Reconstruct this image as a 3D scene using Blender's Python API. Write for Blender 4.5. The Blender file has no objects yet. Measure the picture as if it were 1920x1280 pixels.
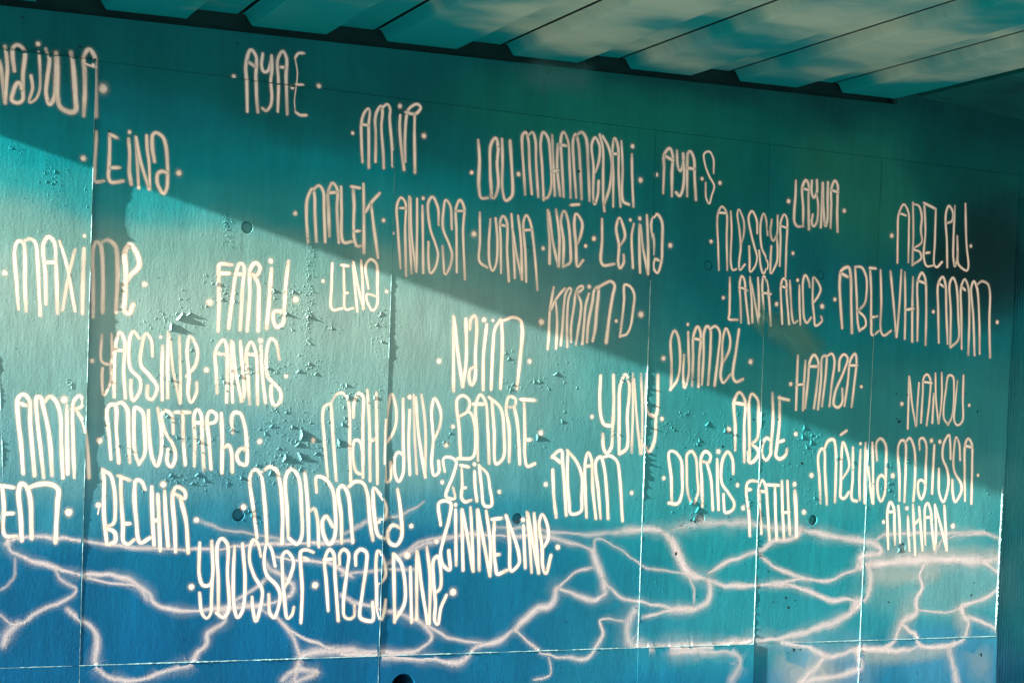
import bpy, math, random
import numpy as np
from mathutils import Matrix, Vector, noise

scene = bpy.context.scene
col = scene.collection
# ---------------------------------------------------------------- camera
CAM_Z = 1.62
roll, yaw = 0.0333, 0.43339
fwd = Vector((math.sin(yaw), math.cos(yaw), 0)); rgt = Vector((math.cos(yaw), -math.sin(yaw), 0)); up = Vector((0, 0, 1))
ax = rgt*math.cos(roll) + up*math.sin(roll)
ay = up*math.cos(roll) - rgt*math.sin(roll)
cd = bpy.data.cameras.new('camera'); cam = bpy.data.objects.new('camera', cd); col.objects.link(cam)
cam.matrix_world = Matrix(((ax.x, ay.x, -fwd.x, 0), (ax.y, ay.y, -fwd.y, -7.28677), (ax.z, ay.z, -fwd.z, CAM_Z), (0, 0, 0, 1)))
cd.sensor_width = 36; cd.lens = 56.25; cd.shift_y = 0.0816; cd.clip_end = 2000
scene.camera = cam
# ---------------------------------------------------------------- sky and sun
SUN = Vector((-1.0, -0.10, 0.264)).normalized()          # towards the sun, skimming along the wall
w = bpy.data.worlds.new('World'); scene.world = w; w.use_nodes = True
nt = w.node_tree; sky = nt.nodes.new('ShaderNodeTexSky'); sky.sky_type = 'NISHITA'; sky.sun_disc = False
sky.sun_elevation = math.asin(SUN.z); sky.sun_rotation = math.atan2(SUN.x, SUN.y)
bg = nt.nodes['Background']; bg.inputs['Strength'].default_value = 0.078
nt.links.new(sky.outputs[0], bg.inputs[0])
ld = bpy.data.lights.new('sun', 'SUN'); ld.energy = 5.0; ld.angle = math.radians(0.53); ld.color = (1.0, 0.94, 0.88)
lo = bpy.data.objects.new('sun', ld); col.objects.link(lo); lo.rotation_euler = (-SUN).to_track_quat('-Z', 'Y').to_euler(); lo.location = (-20, -3, 8)
scene.view_settings.view_transform = 'Standard'; scene.view_settings.look = 'None'
scene.view_settings.exposure = 2.9; scene.view_settings.gamma = 1.0
scene.render.engine = 'CYCLES'
scene.cycles.transparent_max_bounces = 40
rnd = random.Random(7)
# sprayed lettering: one list for each name; a stroke is (line width mm, opacity, [x,z, x,z ...] on the wall in mm)
NAMES=[
[(19.3,1,[854,3126,870,3032,882,2950]),(19.3,1,[882,2950,885,3042,886,3108,875,3194]),(19.4,1,[916,3092,906,3163,909,3194,927,3209,949,3199,958,3174,953,3086,955,3007,954,2967,934,2954,910,2962,915,3002,931,3041,941,3040,949,3019]),(23,1,[1015,3225]),(42.4,1,[1301,3062]),(15.1,1,[1017,3190,1024,3103,1025,3019,1009,2978,984,2962,984,2975,995,3025,987,3077]),(19.6,1,[1048,3207,1062,3161,1057,3085,1053,3010,1069,2963,1088,2992,1092,3089,1092,3193]),(23,1,[1092,3193,1098,3090,1102,3006,1113,2959,1135,2944,1165,2938,1182,2949,1179,3011,1168,3121,1157,3204]),(21,1,[1218,2931,1219,3038,1215,3127,1211,3188,1234,3229,1259,3203,1264,3133,1269,3044,1273,2937]),(21,1,[1210,3166,1261,3154])],
[(17.7,1,[1278,2866,1278,2824,1276,2768,1275,2695,1280,2645,1317,2651]),(17.8,1,[1337,2861,1339,2802,1339,2718,1339,2668,1350,2649,1402,2658]),(17.9,1,[1345,2713,1386,2717]),(17.8,1,[1341,2860,1348,2858,1371,2849]),(18,1,[1422,2850,1429,2783,1430,2704,1440,2649]),(15.8,1,[1453,2862,1463,2759,1474,2635]),(15.8,1,[1456,2859,1477,2760,1521,2634]),(15.8,1,[1502,2873,1506,2819,1517,2750,1525,2637]),(18.2,1,[1541,2761,1529,2822,1530,2881,1544,2891,1573,2877,1589,2842,1599,2772,1603,2687,1600,2641,1588,2620,1569,2638,1555,2677,1561,2711,1578,2719,1598,2715]),(19,1,[1425,2881]),(24.8,1,[1222,2740]),(28.1,1,[1654,2719])],
[(17.4,1,[1963,3035,1956,3171,1950,3254,1971,3322,1996,3297,1999,3200,2005,3107,2013,3038]),(17.4,1,[1961,3265,1993,3248]),(17.5,1,[2028,3310,2025,3254,2037,3228,2056,3235,2072,3293]),(17.5,1,[2071,3307,2075,3242,2071,3185,2078,3116,2073,3073,2052,3047,2035,3057]),(16.7,1,[2109,3051,2108,3189,2102,3296,2125,3335,2143,3306,2144,3217,2155,3045]),(16.7,1,[2117,3260,2134,3261]),(14.4,1,[2229,3339,2200,3335,2185,3312]),(7.7,0.8,[2185,3312,2199,3238,2193,3171,2188,3105,2195,3058]),(14.4,1,[2195,3058,2217,3046,2247,3049]),(14.4,1,[2195,3188,2227,3190]),(21.8,1,[1895,3188]),(20.3,1,[2176,3171]),(24.6,1,[2306,3193])],
[(16.3,1,[2535,2857,2527,2949,2523,3038,2535,3090,2556,3115,2563,3100,2560,3042,2563,2968,2568,2834]),(16.3,1,[2523,3036,2559,3034]),(16.4,1,[2601,2865,2597,3004,2592,3065,2602,3111,2622,3134,2628,3104,2625,3039,2640,2896,2644,2839]),(16.4,1,[2629,3130,2652,3147,2666,3128,2666,3082,2684,2933,2689,2853]),(16.5,1,[2720,3101,2719,3050,2727,2970,2749,2842]),(16.6,1,[2754,2880,2749,2972,2753,3102,2763,3135,2786,3157,2810,3165,2825,3152,2815,3131,2795,3116,2749,3119]),(16.6,1,[2795,3116,2796,3042,2806,2833]),(24.4,1,[2717,3145]),(18.7,1,[2481,2989]),(26.8,1,[2847,3015])],
[(18.6,1,[3136,3024,3146,2931,3148,2792,3162,2741,3197,2744]),(18.8,1,[3219,2749,3205,2897,3206,3011,3230,3044,3245,3000,3242,2925,3252,2801,3230,2745,3213,2758]),(18.9,1,[3265,3042,3272,2928,3276,2794,3296,2740,3328,2763,3333,2789,3323,2908,3309,3037]),(21.9,1,[3106,2861]),(25.6,1,[3362,2878]),(24.6,1,[4007,3084]),(28.2,1,[4061,2914]),(17.4,0.92,[3402,2780,3387,2925,3377,3014,3377,3074,3394,3091,3409,3057,3422,2918,3439,2786]),(17.5,0.92,[3408,3077,3432,3095,3448,3061,3457,2947,3475,2777]),(17.6,0.92,[3506,2764,3492,2925,3479,3050,3491,3101,3517,3079,3539,2955,3546,2829,3528,2776,3506,2769]),(17.6,0.92,[3542,3092,3553,2956,3568,2790]),(17.6,0.92,[3575,3049,3576,2933,3597,2793]),(17.7,0.92,[3554,2911,3582,2918]),(17.7,0.92,[3618,2790,3604,2936,3593,3087,3606,3114,3631,3076,3647,2940,3658,2788]),(17.7,0.92,[3592,3049,3626,3047]),(17.8,0.92,[3690,2791,3669,2967,3662,3079,3675,3111,3691,3072,3707,2946,3721,2786]),(17.9,0.92,[3686,3112,3709,3125,3733,3102,3753,2950,3767,2782]),(16.8,1,[3794,2929,3812,2982,3814,3069,3787,3105,3769,3070,3784,2953,3787,2810,3797,2765,3813,2812,3816,2884]),(16.9,1,[3813,3123,3833,3061,3841,2907,3846,2795,3855,2736]),(17,1,[3831,3117,3867,3064,3888,2989,3881,2860,3852,2770]),(17,1,[3905,2764,3900,2913,3891,3067,3901,3114,3920,3080,3932,2916,3948,2768]),(17,1,[3895,3034,3918,3035]),(17.1,1,[3941,3103,3953,2970,3963,2795,3996,2782]),(17.1,1,[4005,3042,4011,2924,4024,2774])],
[(18,1,[4198,2859,4198,2990,4196,3058,4228,3096,4247,3063,4247,2969,4251,2848]),(18,1,[4202,3054,4249,3035]),(18.1,1,[4273,3087,4280,3014,4296,2984,4313,3023,4311,3075]),(18.1,1,[4314,3033,4321,2976,4315,2886,4298,2853,4276,2869]),(18.1,1,[4344,2857,4338,3004,4341,3083,4353,3093,4376,3061,4386,2956,4398,2843]),(18.2,1,[4338,3004,4384,3003]),(13.2,1,[4502,2993,4496,3073,4470,3104,4439,3088,4448,3031,4475,2975,4508,2925,4494,2870,4481,2829,4461,2857,4455,2936]),(23.7,1,[4154,2951]),(21.8,1,[4432,2956]),(24.4,1,[4543,2944])],
[(17.9,1,[5026,3000,5027,2924,5022,2835,5026,2776,5045,2755,5084,2758]),(18,1,[5082,2760,5080,2854,5070,2972,5092,3010,5110,2988,5112,2916,5122,2748]),(18,1,[5076,2964,5112,2958]),(18,1,[5131,3010,5132,2948,5147,2921,5166,2951,5164,3016]),(18,1,[5166,2942,5178,2878,5172,2788,5152,2764,5139,2779,5144,2827]),(18.1,1,[5201,3005,5203,2925,5200,2763]),(18.2,1,[5205,3005,5214,2866,5231,2772,5242,2809,5239,2928,5238,3012]),(18.2,1,[5265,2766,5264,2900,5262,2981,5284,3025,5303,3003,5305,2949,5306,2844,5313,2749]),(18.2,1,[5266,2972,5306,2964]),(27.1,1,[4983,2886]),(25.9,1,[5353,2866])],
[(16.9,1,[2277,2452,2265,2579,2268,2660,2291,2705,2301,2677,2307,2583,2318,2458]),(17,1,[2298,2705,2322,2724,2343,2700,2351,2610,2362,2461]),(17,1,[2382,2489,2373,2612,2368,2693,2389,2742,2412,2716,2415,2616,2430,2462]),(17.1,1,[2370,2693,2410,2700]),(17.1,1,[2432,2727,2438,2618,2453,2466,2496,2472]),(17.2,1,[2492,2728,2500,2647,2501,2551,2508,2480,2522,2452,2544,2456]),(17.2,1,[2482,2734,2525,2731]),(17.2,1,[2507,2522,2534,2526]),(17.3,1,[2544,2752,2552,2580,2557,2424]),(17.3,1,[2559,2619,2585,2664,2627,2714]),(17.3,1,[2586,2659,2602,2560,2630,2405]),(22.4,1,[2210,2582]),(22.1,1,[2652,2586])],
[(18.5,1,[2702,2528]),(28.5,1,[3130,2559]),(20.3,1,[2854,2711]),(15,1,[2748,2363,2728,2546,2719,2666,2738,2704,2760,2685,2765,2549,2778,2329]),(15,1,[2732,2653,2761,2655]),(15.1,1,[2781,2711,2788,2551,2806,2343]),(15.1,1,[2788,2706,2796,2551,2829,2354]),(15.1,1,[2822,2705,2827,2554,2831,2354]),(15.2,1,[2851,2673,2857,2556,2867,2349]),(15.2,1,[2939,2588,2933,2671,2902,2722,2882,2695,2895,2569,2924,2498,2941,2445,2928,2376,2905,2350,2892,2412,2889,2500]),(15.3,1,[3010,2574,2996,2691,2972,2713,2963,2663,2963,2575,2998,2499,3016,2446,3002,2376,2982,2350,2971,2418,2964,2486]),(15.4,1,[3044,2364,3035,2571,3029,2679,3049,2720,3071,2687,3070,2574,3089,2333]),(15.4,1,[3029,2664,3067,2668])],
[(27.4,1,[3129,2559]),(22.6,1,[3513,2517]),(15.5,1,[3157,2667,3163,2527,3165,2425,3207,2399]),(15.6,1,[3216,2640,3212,2504,3221,2413,3237,2385,3254,2416,3258,2535,3244,2645]),(15.7,1,[3283,2377,3276,2536,3270,2633,3284,2661,3305,2636,3313,2485,3328,2340]),(15.7,1,[3273,2617,3297,2613]),(15.8,1,[3330,2674,3345,2542,3360,2358]),(15.8,1,[3340,2596,3362,2489,3400,2355]),(15.8,1,[3367,2669,3387,2545,3400,2355]),(15.9,1,[3424,2343,3413,2493,3398,2639,3412,2675,3434,2647,3456,2550,3472,2442,3488,2307]),(15.9,1,[3406,2601,3439,2605])],
[(21.8,1,[3753,2548]),(17.6,1,[3532,2710,3547,2558,3551,2445]),(17.6,1,[3538,2700,3565,2559,3600,2433]),(17.7,1,[3578,2717,3601,2589,3603,2435]),(17.7,1,[3628,2434,3626,2564,3607,2672,3624,2715,3644,2681,3668,2512,3667,2457,3631,2435]),(17.8,1,[3701,2542,3724,2605,3728,2666,3692,2707,3684,2662,3698,2542,3704,2465,3711,2440,3741,2473]),(17.8,1,[3660,2749,3706,2756])],
[(26.5,1,[3800,2589]),(27.5,1,[4252,2589]),(19.3,1,[4008,2702]),(24.1,1,[4064,2715]),(17.5,1,[3843,2692,3847,2581,3845,2475,3861,2457,3921,2468]),(17.6,1,[3952,2564,3979,2608,3975,2647,3944,2706,3927,2655,3946,2567,3946,2477,3957,2450,3978,2479,3976,2518]),(17.7,1,[4030,2683,4020,2623,4033,2458]),(17.8,1,[4064,2683,4067,2570,4076,2436]),(17.8,1,[4070,2678,4087,2572,4124,2433]),(17.8,1,[4106,2734,4119,2574,4124,2433]),(18,1,[4153,2537,4150,2605,4134,2700,4165,2745,4195,2711,4202,2609,4200,2495,4179,2440,4156,2464,4161,2510,4187,2506])],
[(33.9,1,[3516,2145]),(20.4,1,[3945,2175]),(34.2,1,[4090,2217]),(24.8,1,[3782,2341]),(16,1,[3579,2324,3571,2272,3561,2190,3560,2077,3556,2012]),(16.1,1,[3568,2210,3589,2257,3624,2304,3641,2322]),(16.1,1,[3593,2254,3603,2176,3605,2079,3603,2017]),(16.2,1,[3630,2035,3636,2130,3641,2244,3649,2300,3670,2327,3678,2321,3665,2271,3661,2196,3662,2115,3667,2027]),(16.2,1,[3688,2054,3685,2132,3699,2247,3704,2300,3721,2334,3743,2342,3744,2329,3715,2304]),(16.3,1,[3715,2301,3737,2256,3737,2201,3726,2118,3716,2043]),(16.3,1,[3781,2305,3765,2245,3759,2153,3753,2048]),(19.6,1,[3779,2059,3783,2154,3805,2277,3810,2320,3832,2344,3836,2322,3829,2223,3823,2124,3812,2066]),(19.8,1,[3828,2337,3865,2360,3905,2377,3928,2361,3919,2301,3904,2194,3891,2063]),(16.6,1,[3970,2095,3977,2165,3987,2282,3988,2365,4022,2357,4046,2319,4042,2235,4030,2152,4009,2111,3972,2099])],
[(21.9,1,[4500,2629]),(21.5,1,[5022,2606]),(14.4,1,[4555,2482,4546,2602,4537,2778,4561,2820,4589,2792,4597,2650,4607,2486]),(14.4,1,[4539,2787,4589,2787]),(14.5,1,[4617,2799,4626,2697,4629,2519,4642,2488,4663,2494]),(14.5,1,[4689,2630,4703,2681,4700,2757,4666,2814,4659,2789,4676,2701,4687,2612,4680,2522,4687,2492,4717,2523]),(14.6,1,[4789,2697,4782,2768,4751,2812,4731,2782,4748,2698,4772,2628,4793,2567,4781,2516,4753,2487,4746,2550,4740,2621]),(14.7,1,[4855,2691,4843,2773,4826,2805,4809,2757,4820,2623,4849,2571,4861,2522,4836,2484,4819,2519,4805,2603]),(14.8,1,[4878,2776,4873,2703,4891,2664,4914,2698,4915,2802]),(14.8,1,[4914,2693,4923,2608,4919,2549,4884,2488,4879,2559,4881,2632]),(14.8,1,[4939,2532,4939,2677,4935,2763,4958,2812,4975,2793,4978,2635,4979,2472]),(14.9,1,[4936,2749,4982,2739])],
[(15.1,1,[4625,2445,4629,2341,4630,2249,4627,2226,4682,2224]),(15.1,1,[4705,2212,4698,2312,4689,2427,4701,2460,4718,2438,4727,2363,4754,2208]),(15.2,1,[4686,2397,4710,2395,4737,2384]),(15.2,1,[4752,2457,4766,2349,4777,2218]),(15.2,1,[4763,2422,4786,2334,4818,2215]),(15.3,1,[4803,2457,4813,2352,4820,2220]),(15.3,1,[4848,2212,4842,2321,4832,2420,4840,2470,4856,2448,4876,2356,4894,2206]),(15.3,1,[4835,2379,4887,2375]),(20.8,1,[4588,2336]),(25.1,1,[4927,2323])],
[(20.3,1,[5059,2462]),(28.9,1,[5226,2329]),(14.8,1,[4968,2219,4959,2312,4952,2434,4967,2465,4983,2453,4990,2380,5012,2221]),(14.9,1,[4954,2423,4985,2415]),(14.9,1,[5008,2455,5018,2365,5033,2249,5044,2227,5066,2240]),(15,1,[5071,2434,5076,2336,5086,2221]),(15,1,[5139,2430,5131,2463,5108,2492,5095,2464,5099,2354,5111,2254,5128,2233,5155,2263]),(15.1,1,[5168,2345,5199,2387,5212,2422,5192,2461,5163,2484,5160,2442,5162,2358,5175,2274,5186,2221,5229,2251,5222,2272])],
[(27.8,1,[5682,2754]),(20.7,1,[6248,2740]),(15.7,1,[5728,2607,5724,2750,5726,2880,5759,2937,5792,2897,5800,2785,5804,2615]),(15.7,1,[5736,2884,5775,2876]),(15.8,1,[5822,2951,5832,2787,5833,2600]),(15.9,1,[5822,2945,5865,2937,5888,2877,5884,2803,5894,2735,5839,2691,5882,2678,5894,2644,5836,2603]),(15.9,1,[5903,2955,5917,2794,5912,2646,5935,2602,5978,2608]),(16,1,[5899,2958,5979,2933]),(15.9,1,[5925,2675,5950,2680]),(16,1,[5986,2931,5987,2743,5989,2612,6007,2601,6042,2632]),(16.1,1,[6082,2607,6073,2749,6059,2909,6079,2956,6109,2924,6104,2872,6072,2858]),(16.1,1,[6122,2960,6120,2753,6123,2667,6136,2614,6152,2669,6147,2787]),(16.2,1,[6155,2698,6161,2630,6225,2597,6235,2618,6214,2760,6198,2978])],
[(24.5,1,[5310,2373]),(19.6,1,[5365,2218,5350,2336,5338,2474,5349,2536,5395,2556,5411,2507,5420,2368,5432,2197]),(19.6,1,[5346,2519,5392,2503]),(16.6,1,[5439,2559,5456,2399,5468,2260,5481,2211]),(16.7,1,[5439,2562,5483,2562,5516,2514,5523,2431,5512,2363,5469,2319]),(16.7,1,[5473,2316,5515,2285,5524,2241,5484,2211]),(16.7,1,[5541,2566,5554,2433,5561,2265,5571,2190,5618,2218]),(16.8,1,[5538,2563,5579,2563]),(16.8,1,[5563,2288,5597,2297]),(16.8,1,[5613,2554,5625,2381,5630,2213,5650,2192,5698,2220]),(16.9,1,[5682,2554,5708,2387,5737,2191]),(17,1,[5757,2565,5751,2361,5739,2191]),(17,1,[5782,2555,5793,2364,5797,2183]),(17.1,1,[5840,2531,5843,2338,5850,2171]),(17.1,1,[5794,2344,5850,2355]),(17.1,1,[5886,2176,5882,2341,5875,2511,5902,2561,5924,2537,5941,2373,5945,2156]),(17.2,1,[5882,2514,5932,2503])],
[(23,1,[5993,2346]),(25.2,1,[6462,2313]),(17.3,1,[6039,2173,6028,2349,6022,2509,6052,2548,6072,2512,6086,2353,6103,2170]),(17.3,1,[6029,2510,6062,2492]),(17.4,1,[6123,2151,6118,2355,6104,2515,6125,2548,6148,2518,6174,2329,6179,2197,6127,2151]),(17.5,1,[6206,2147,6196,2331,6188,2503,6212,2545,6240,2501,6254,2334,6256,2115]),(17.5,1,[6192,2500,6215,2485]),(17.6,1,[6302,2114,6283,2336,6262,2502,6278,2538,6302,2505,6329,2309,6339,2124]),(17.7,1,[6305,2522,6337,2542,6382,2530,6399,2488,6403,2314,6417,2108])],
[(24.6,1,[905,2209]),(25.9,1,[1516,2201]),(16.4,1,[1239,2397]),(17.3,1,[967,2056,954,2187,943,2317,957,2353,978,2346,986,2299,991,2167,1000,2049]),(17.4,1,[982,2355,1008,2366,1029,2350,1040,2281,1051,2149,1061,2035]),(17.4,1,[1083,2085,1076,2217,1064,2349,1084,2381,1108,2361,1120,2264,1134,2048]),(17.5,1,[1075,2268,1116,2271]),(15.4,1,[1132,2365,1165,2268,1209,2062]),(17.6,0.6,[1200,2332,1179,2233,1155,2063]),(19.9,0.75,[1239,2340,1239,2206,1242,2055]),(20,0.9,[1291,2040,1286,2187,1281,2343,1293,2375,1311,2368,1321,2324,1330,2190,1332,2064]),(20.1,0.9,[1317,2377,1345,2388,1377,2368,1387,2329,1393,2217,1391,2068]),(24.7,1,[1423,2187,1448,2234,1487,2282,1477,2335,1444,2374,1422,2345,1430,2251,1429,2151,1431,2075,1450,2067,1466,2104])],
[(32,1,[1816,2138]),(25.2,1,[2099,2350]),(31.6,1,[2226,2178]),(19.6,1,[1860,2009,1860,2150,1853,2288,1857,2316,1914,2318]),(19.6,1,[1856,2275,1903,2278]),(19.7,1,[1909,2026,1921,2154,1938,2290,1953,2328,1970,2320,1969,2227,1964,2022]),(19.7,1,[1934,2278,1967,2278]),(19.8,1,[1997,2019,2004,2182,2004,2308,2027,2336,2049,2316,2034,2278,2010,2281]),(19.9,1,[2015,2281,2042,2241,2048,2138,2050,2022]),(20,1,[2104,2313,2099,2189,2090,2036]),(20,1,[2185,2354,2175,2240,2172,2123,2167,2061,2138,2043,2120,2082,2126,2115,2165,2117])],
[(18.5,1,[2358,2274]),(19,1,[2680,2245]),(14.6,1,[2401,2360,2401,2256,2408,2142,2455,2149]),(14.7,1,[2458,2350,2465,2236,2475,2146,2513,2155]),(14.7,1,[2445,2356,2481,2354]),(14.7,1,[2468,2224,2483,2225]),(14.8,1,[2503,2377,2517,2263,2534,2140]),(14.8,1,[2508,2373,2532,2264,2564,2156]),(14.8,1,[2545,2385,2557,2266,2564,2156]),(14.9,1,[2586,2253,2569,2363,2593,2394,2622,2376,2631,2271,2632,2174,2612,2149,2588,2177,2579,2224,2630,2218])],
[(23.5,1,[1293,1845]),(16.4,1,[1596,1967]),(14.8,0.9,[1332,1963,1337,1843,1374,1835,1375,1970]),(14.7,0.9,[1374,1840,1377,1755,1349,1694,1339,1773,1340,1813]),(17.1,1,[1396,1688,1393,1781,1396,1931,1411,1977,1432,1948,1434,1808,1446,1685]),(17.1,1,[1394,1898,1434,1898]),(17.2,1,[1499,1957,1471,1985,1457,1954,1464,1819,1508,1771,1510,1720,1481,1674,1470,1714,1468,1764]),(17.3,1,[1562,1879,1552,1954,1529,1978,1513,1927,1511,1836,1553,1788,1587,1738,1566,1682,1546,1691,1544,1742]),(17.3,1,[1606,1927,1607,1815,1612,1684]),(17.4,1,[1630,1989,1631,1867,1637,1692]),(16,0.75,[1638,1969,1658,1818,1694,1671]),(16.1,0.75,[1681,1976,1691,1819,1696,1672]),(17.5,1,[1720,1795,1760,1848,1765,1925,1730,1976,1719,1922,1731,1795,1731,1709,1745,1676,1769,1720,1768,1766])],
[(25.6,1,[1811,1827]),(27.1,1,[2062,1975]),(21.3,1,[2192,1815]),(17.8,1,[1865,1724,1857,1826,1851,1914,1886,1969,1902,1942,1909,1829,1911,1684]),(17.8,1,[1851,1908,1898,1900]),(17.8,1,[1925,1964,1930,1830,1940,1685]),(17.8,1,[1931,1959,1948,1831,1982,1692]),(17.9,1,[1967,1966,1982,1832,1992,1713,1982,1692]),(17.9,1,[2020,1678,2007,1807,1998,1926,2018,1966,2040,1928,2059,1679]),(18,1,[1998,1911,2041,1907]),(18,1,[2065,1950,2075,1836,2096,1689]),(18.1,1,[2157,1892,2135,1975,2113,1987,2096,1941,2103,1811,2137,1776,2167,1741,2166,1694,2140,1677,2123,1713,2121,1765])],
[(32.6,1,[1176,1666]),(19.5,1,[1011,1337,998,1464,982,1573,979,1666,1000,1684,1024,1663,1034,1553,1060,1329]),(19.5,1,[990,1644,1010,1636]),(18.7,1,[1099,1321,1079,1466,1063,1576,1058,1673,1073,1673,1087,1630,1116,1511,1135,1330]),(18.9,1,[1095,1657,1111,1679,1137,1663,1161,1601,1170,1468,1182,1320]),(19.8,1,[1188,1638,1193,1513,1202,1340]),(17.7,1,[1231,1323,1222,1470,1214,1625,1220,1666,1241,1686,1259,1663,1247,1635,1212,1627]),(17.8,1,[1230,1621,1262,1569,1283,1471,1296,1324])],
[(28.4,1,[1337,1490]),(25.2,1,[2075,1504]),(17.9,1,[1390,1409,1381,1495,1367,1629,1380,1652,1402,1648,1410,1540,1426,1394]),(18,1,[1402,1653,1429,1663,1454,1637,1465,1519,1475,1395]),(18.1,1,[1518,1389,1499,1430,1488,1565,1492,1642,1524,1625,1536,1544,1540,1431,1518,1389]),(18.3,1,[1551,1631,1559,1522,1576,1418,1598,1382,1614,1432,1613,1546,1594,1641]),(18.4,1,[1668,1530,1656,1616,1628,1633,1611,1615,1631,1538,1670,1475,1681,1420,1664,1379,1645,1397,1646,1456]),(18.5,1,[1672,1628,1739,1629]),(18.4,1,[1709,1627,1715,1503,1728,1391]),(18.5,1,[1770,1385,1768,1505,1762,1620,1775,1643,1792,1625,1803,1506,1815,1368]),(18.6,1,[1764,1583,1798,1582]),(18.6,1,[1848,1373,1834,1507,1823,1612,1836,1638,1865,1623,1861,1591,1831,1580]),(18.7,1,[1888,1628,1897,1508,1900,1355]),(18.8,1,[1908,1471,1926,1483,1941,1454,1949,1361]),(18.9,1,[1945,1542,1938,1612,1949,1635,1978,1631,1999,1581,2011,1511,2012,1395,1981,1403,1968,1440,1988,1469,2012,1465])],
[(23.1,1,[2335,1517]),(23.4,1,[3018,1512]),(24,1,[2817,1740]),(16.5,0.85,[2413,1342,2390,1523,2378,1642,2387,1680,2416,1695]),(16.6,0.85,[2418,1695,2434,1524,2456,1329]),(16.7,0.85,[2421,1705,2444,1739,2469,1747,2495,1727,2510,1670,2518,1502,2529,1325]),(17.3,1,[2531,1632,2534,1709,2555,1748,2576,1735,2580,1624,2590,1345]),(17.3,1,[2589,1360,2558,1369,2535,1455,2543,1522,2568,1518,2586,1456]),(17.4,0.8,[2598,1764,2614,1601,2627,1331]),(17.4,0.8,[2644,1752,2654,1554,2665,1317]),(17.4,0.8,[2622,1519,2652,1535]),(17.5,0.8,[2702,1507,2745,1581,2750,1678,2724,1750,2706,1677,2700,1555,2702,1410,2713,1323,2731,1338,2730,1420]),(17.1,1,[2784,1728,2790,1558,2795,1363,2775,1329,2756,1362,2753,1450,2770,1470,2791,1460]),(17.2,1,[2820,1676,2821,1510,2832,1364]),(17.2,1,[2849,1740,2871,1560,2913,1353]),(17.2,0.6,[2838,1750,2850,1559,2868,1369]),(17.3,0.6,[2880,1751,2904,1610,2913,1353]),(16.8,1,[2951,1533,2980,1602,2983,1676,2949,1737,2935,1685,2948,1538,2945,1415,2960,1361,2983,1376,2981,1430])],
[(21.8,1,[3051,1603]),(28.3,1,[3533,1585]),(21.7,1,[3018,1514]),(18,0.9,[3097,1455,3085,1591,3070,1739,3099,1758,3134,1735,3129,1685,3083,1653]),(18.1,0.9,[3129,1685,3157,1655,3164,1457,3083,1446]),(18.2,0.9,[3192,1439,3179,1594,3171,1718,3193,1765,3222,1732,3240,1595,3253,1427]),(18.2,0.9,[3154,1718,3212,1720]),(18.4,0.9,[3255,1745,3274,1596,3291,1425,3328,1454,3330,1567,3305,1704,3241,1754]),(18.4,0.9,[3363,1436,3357,1599,3336,1705,3351,1762,3386,1750,3380,1712,3346,1711]),(18.5,0.9,[3380,1712,3401,1631,3422,1428]),(18.6,0.9,[3435,1733,3445,1570,3448,1475,3464,1416,3504,1429]),(21.3,1,[3417,1751,3494,1749]),(21.2,1,[3456,1548,3477,1550])],
[(27,1,[2965,1922]),(24.7,1,[3457,1944]),(27.5,1,[3200,2138]),(17.7,1,[3248,2138]),(19.5,1,[3035,2144,3041,1960,3048,1781]),(19.5,1,[3038,2138,3065,1961,3097,1805]),(19.6,1,[3102,2136,3110,1932,3097,1805]),(19.7,1,[3124,2088,3129,2137,3149,2154,3160,2121,3159,1965,3160,1841,3144,1813,3130,1840,3135,1890,3158,1903]),(19.8,1,[3215,2114,3203,1967,3207,1793]),(19.8,1,[3250,1795,3253,2001,3260,2095,3289,2143]),(19.9,1,[3296,2141,3304,2004,3301,1803]),(20.1,1,[3309,2142,3357,2160,3399,2147,3411,2103,3403,1946,3392,1804])],
[(22,1,[3822,1677]),(22.7,1,[4236,1679]),(19.2,1,[3865,1887,3864,1774,3875,1678,3895,1640,3939,1638,3947,1713,3940,1894]),(19.2,1,[3945,1681,3945,1584,3940,1519,3915,1492,3896,1518,3889,1588]),(19.4,1,[3988,1494,3981,1682,3982,1844,4010,1900,4034,1852,4029,1683,4032,1521,3992,1491]),(16.7,0.65,[4054,1905,4061,1717,4062,1502]),(16.7,0.65,[4062,1879,4085,1685,4114,1494]),(16.7,0.65,[4102,1907,4117,1719,4122,1494]),(19.6,0.85,[4137,1909,4137,1778,4151,1707,4197,1695,4204,1905]),(19.6,0.85,[4200,1702,4194,1558,4163,1505,4139,1537])],
[(27.4,1,[4233,1996]),(18.1,1,[4374,2182]),(28.6,1,[4774,2003]),(17.5,1,[4285,1839,4284,1962,4275,2104,4295,2144,4317,2117,4335,1965,4320,1885,4283,1836]),(17.6,1,[4378,2141,4384,2046,4389,1914,4367,1850,4356,1913,4358,2019]),(17.7,1,[4413,1862,4414,1995,4412,2127,4435,2173,4455,2140,4451,1997,4453,1859]),(17.7,1,[4419,2109,4453,2105]),(17.8,1,[4474,1870,4478,2024,4476,2146,4493,2179,4513,2164,4519,2080,4512,1872]),(17.9,1,[4513,2164,4543,2182,4572,2157,4568,2029,4552,1868]),(17.9,1,[4595,1982,4636,2059,4639,2123,4612,2173,4593,2110,4594,1993,4588,1918,4605,1884,4650,1931]),(18,1,[4694,2172,4680,2061,4666,1916,4686,1892,4727,1907])],
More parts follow.
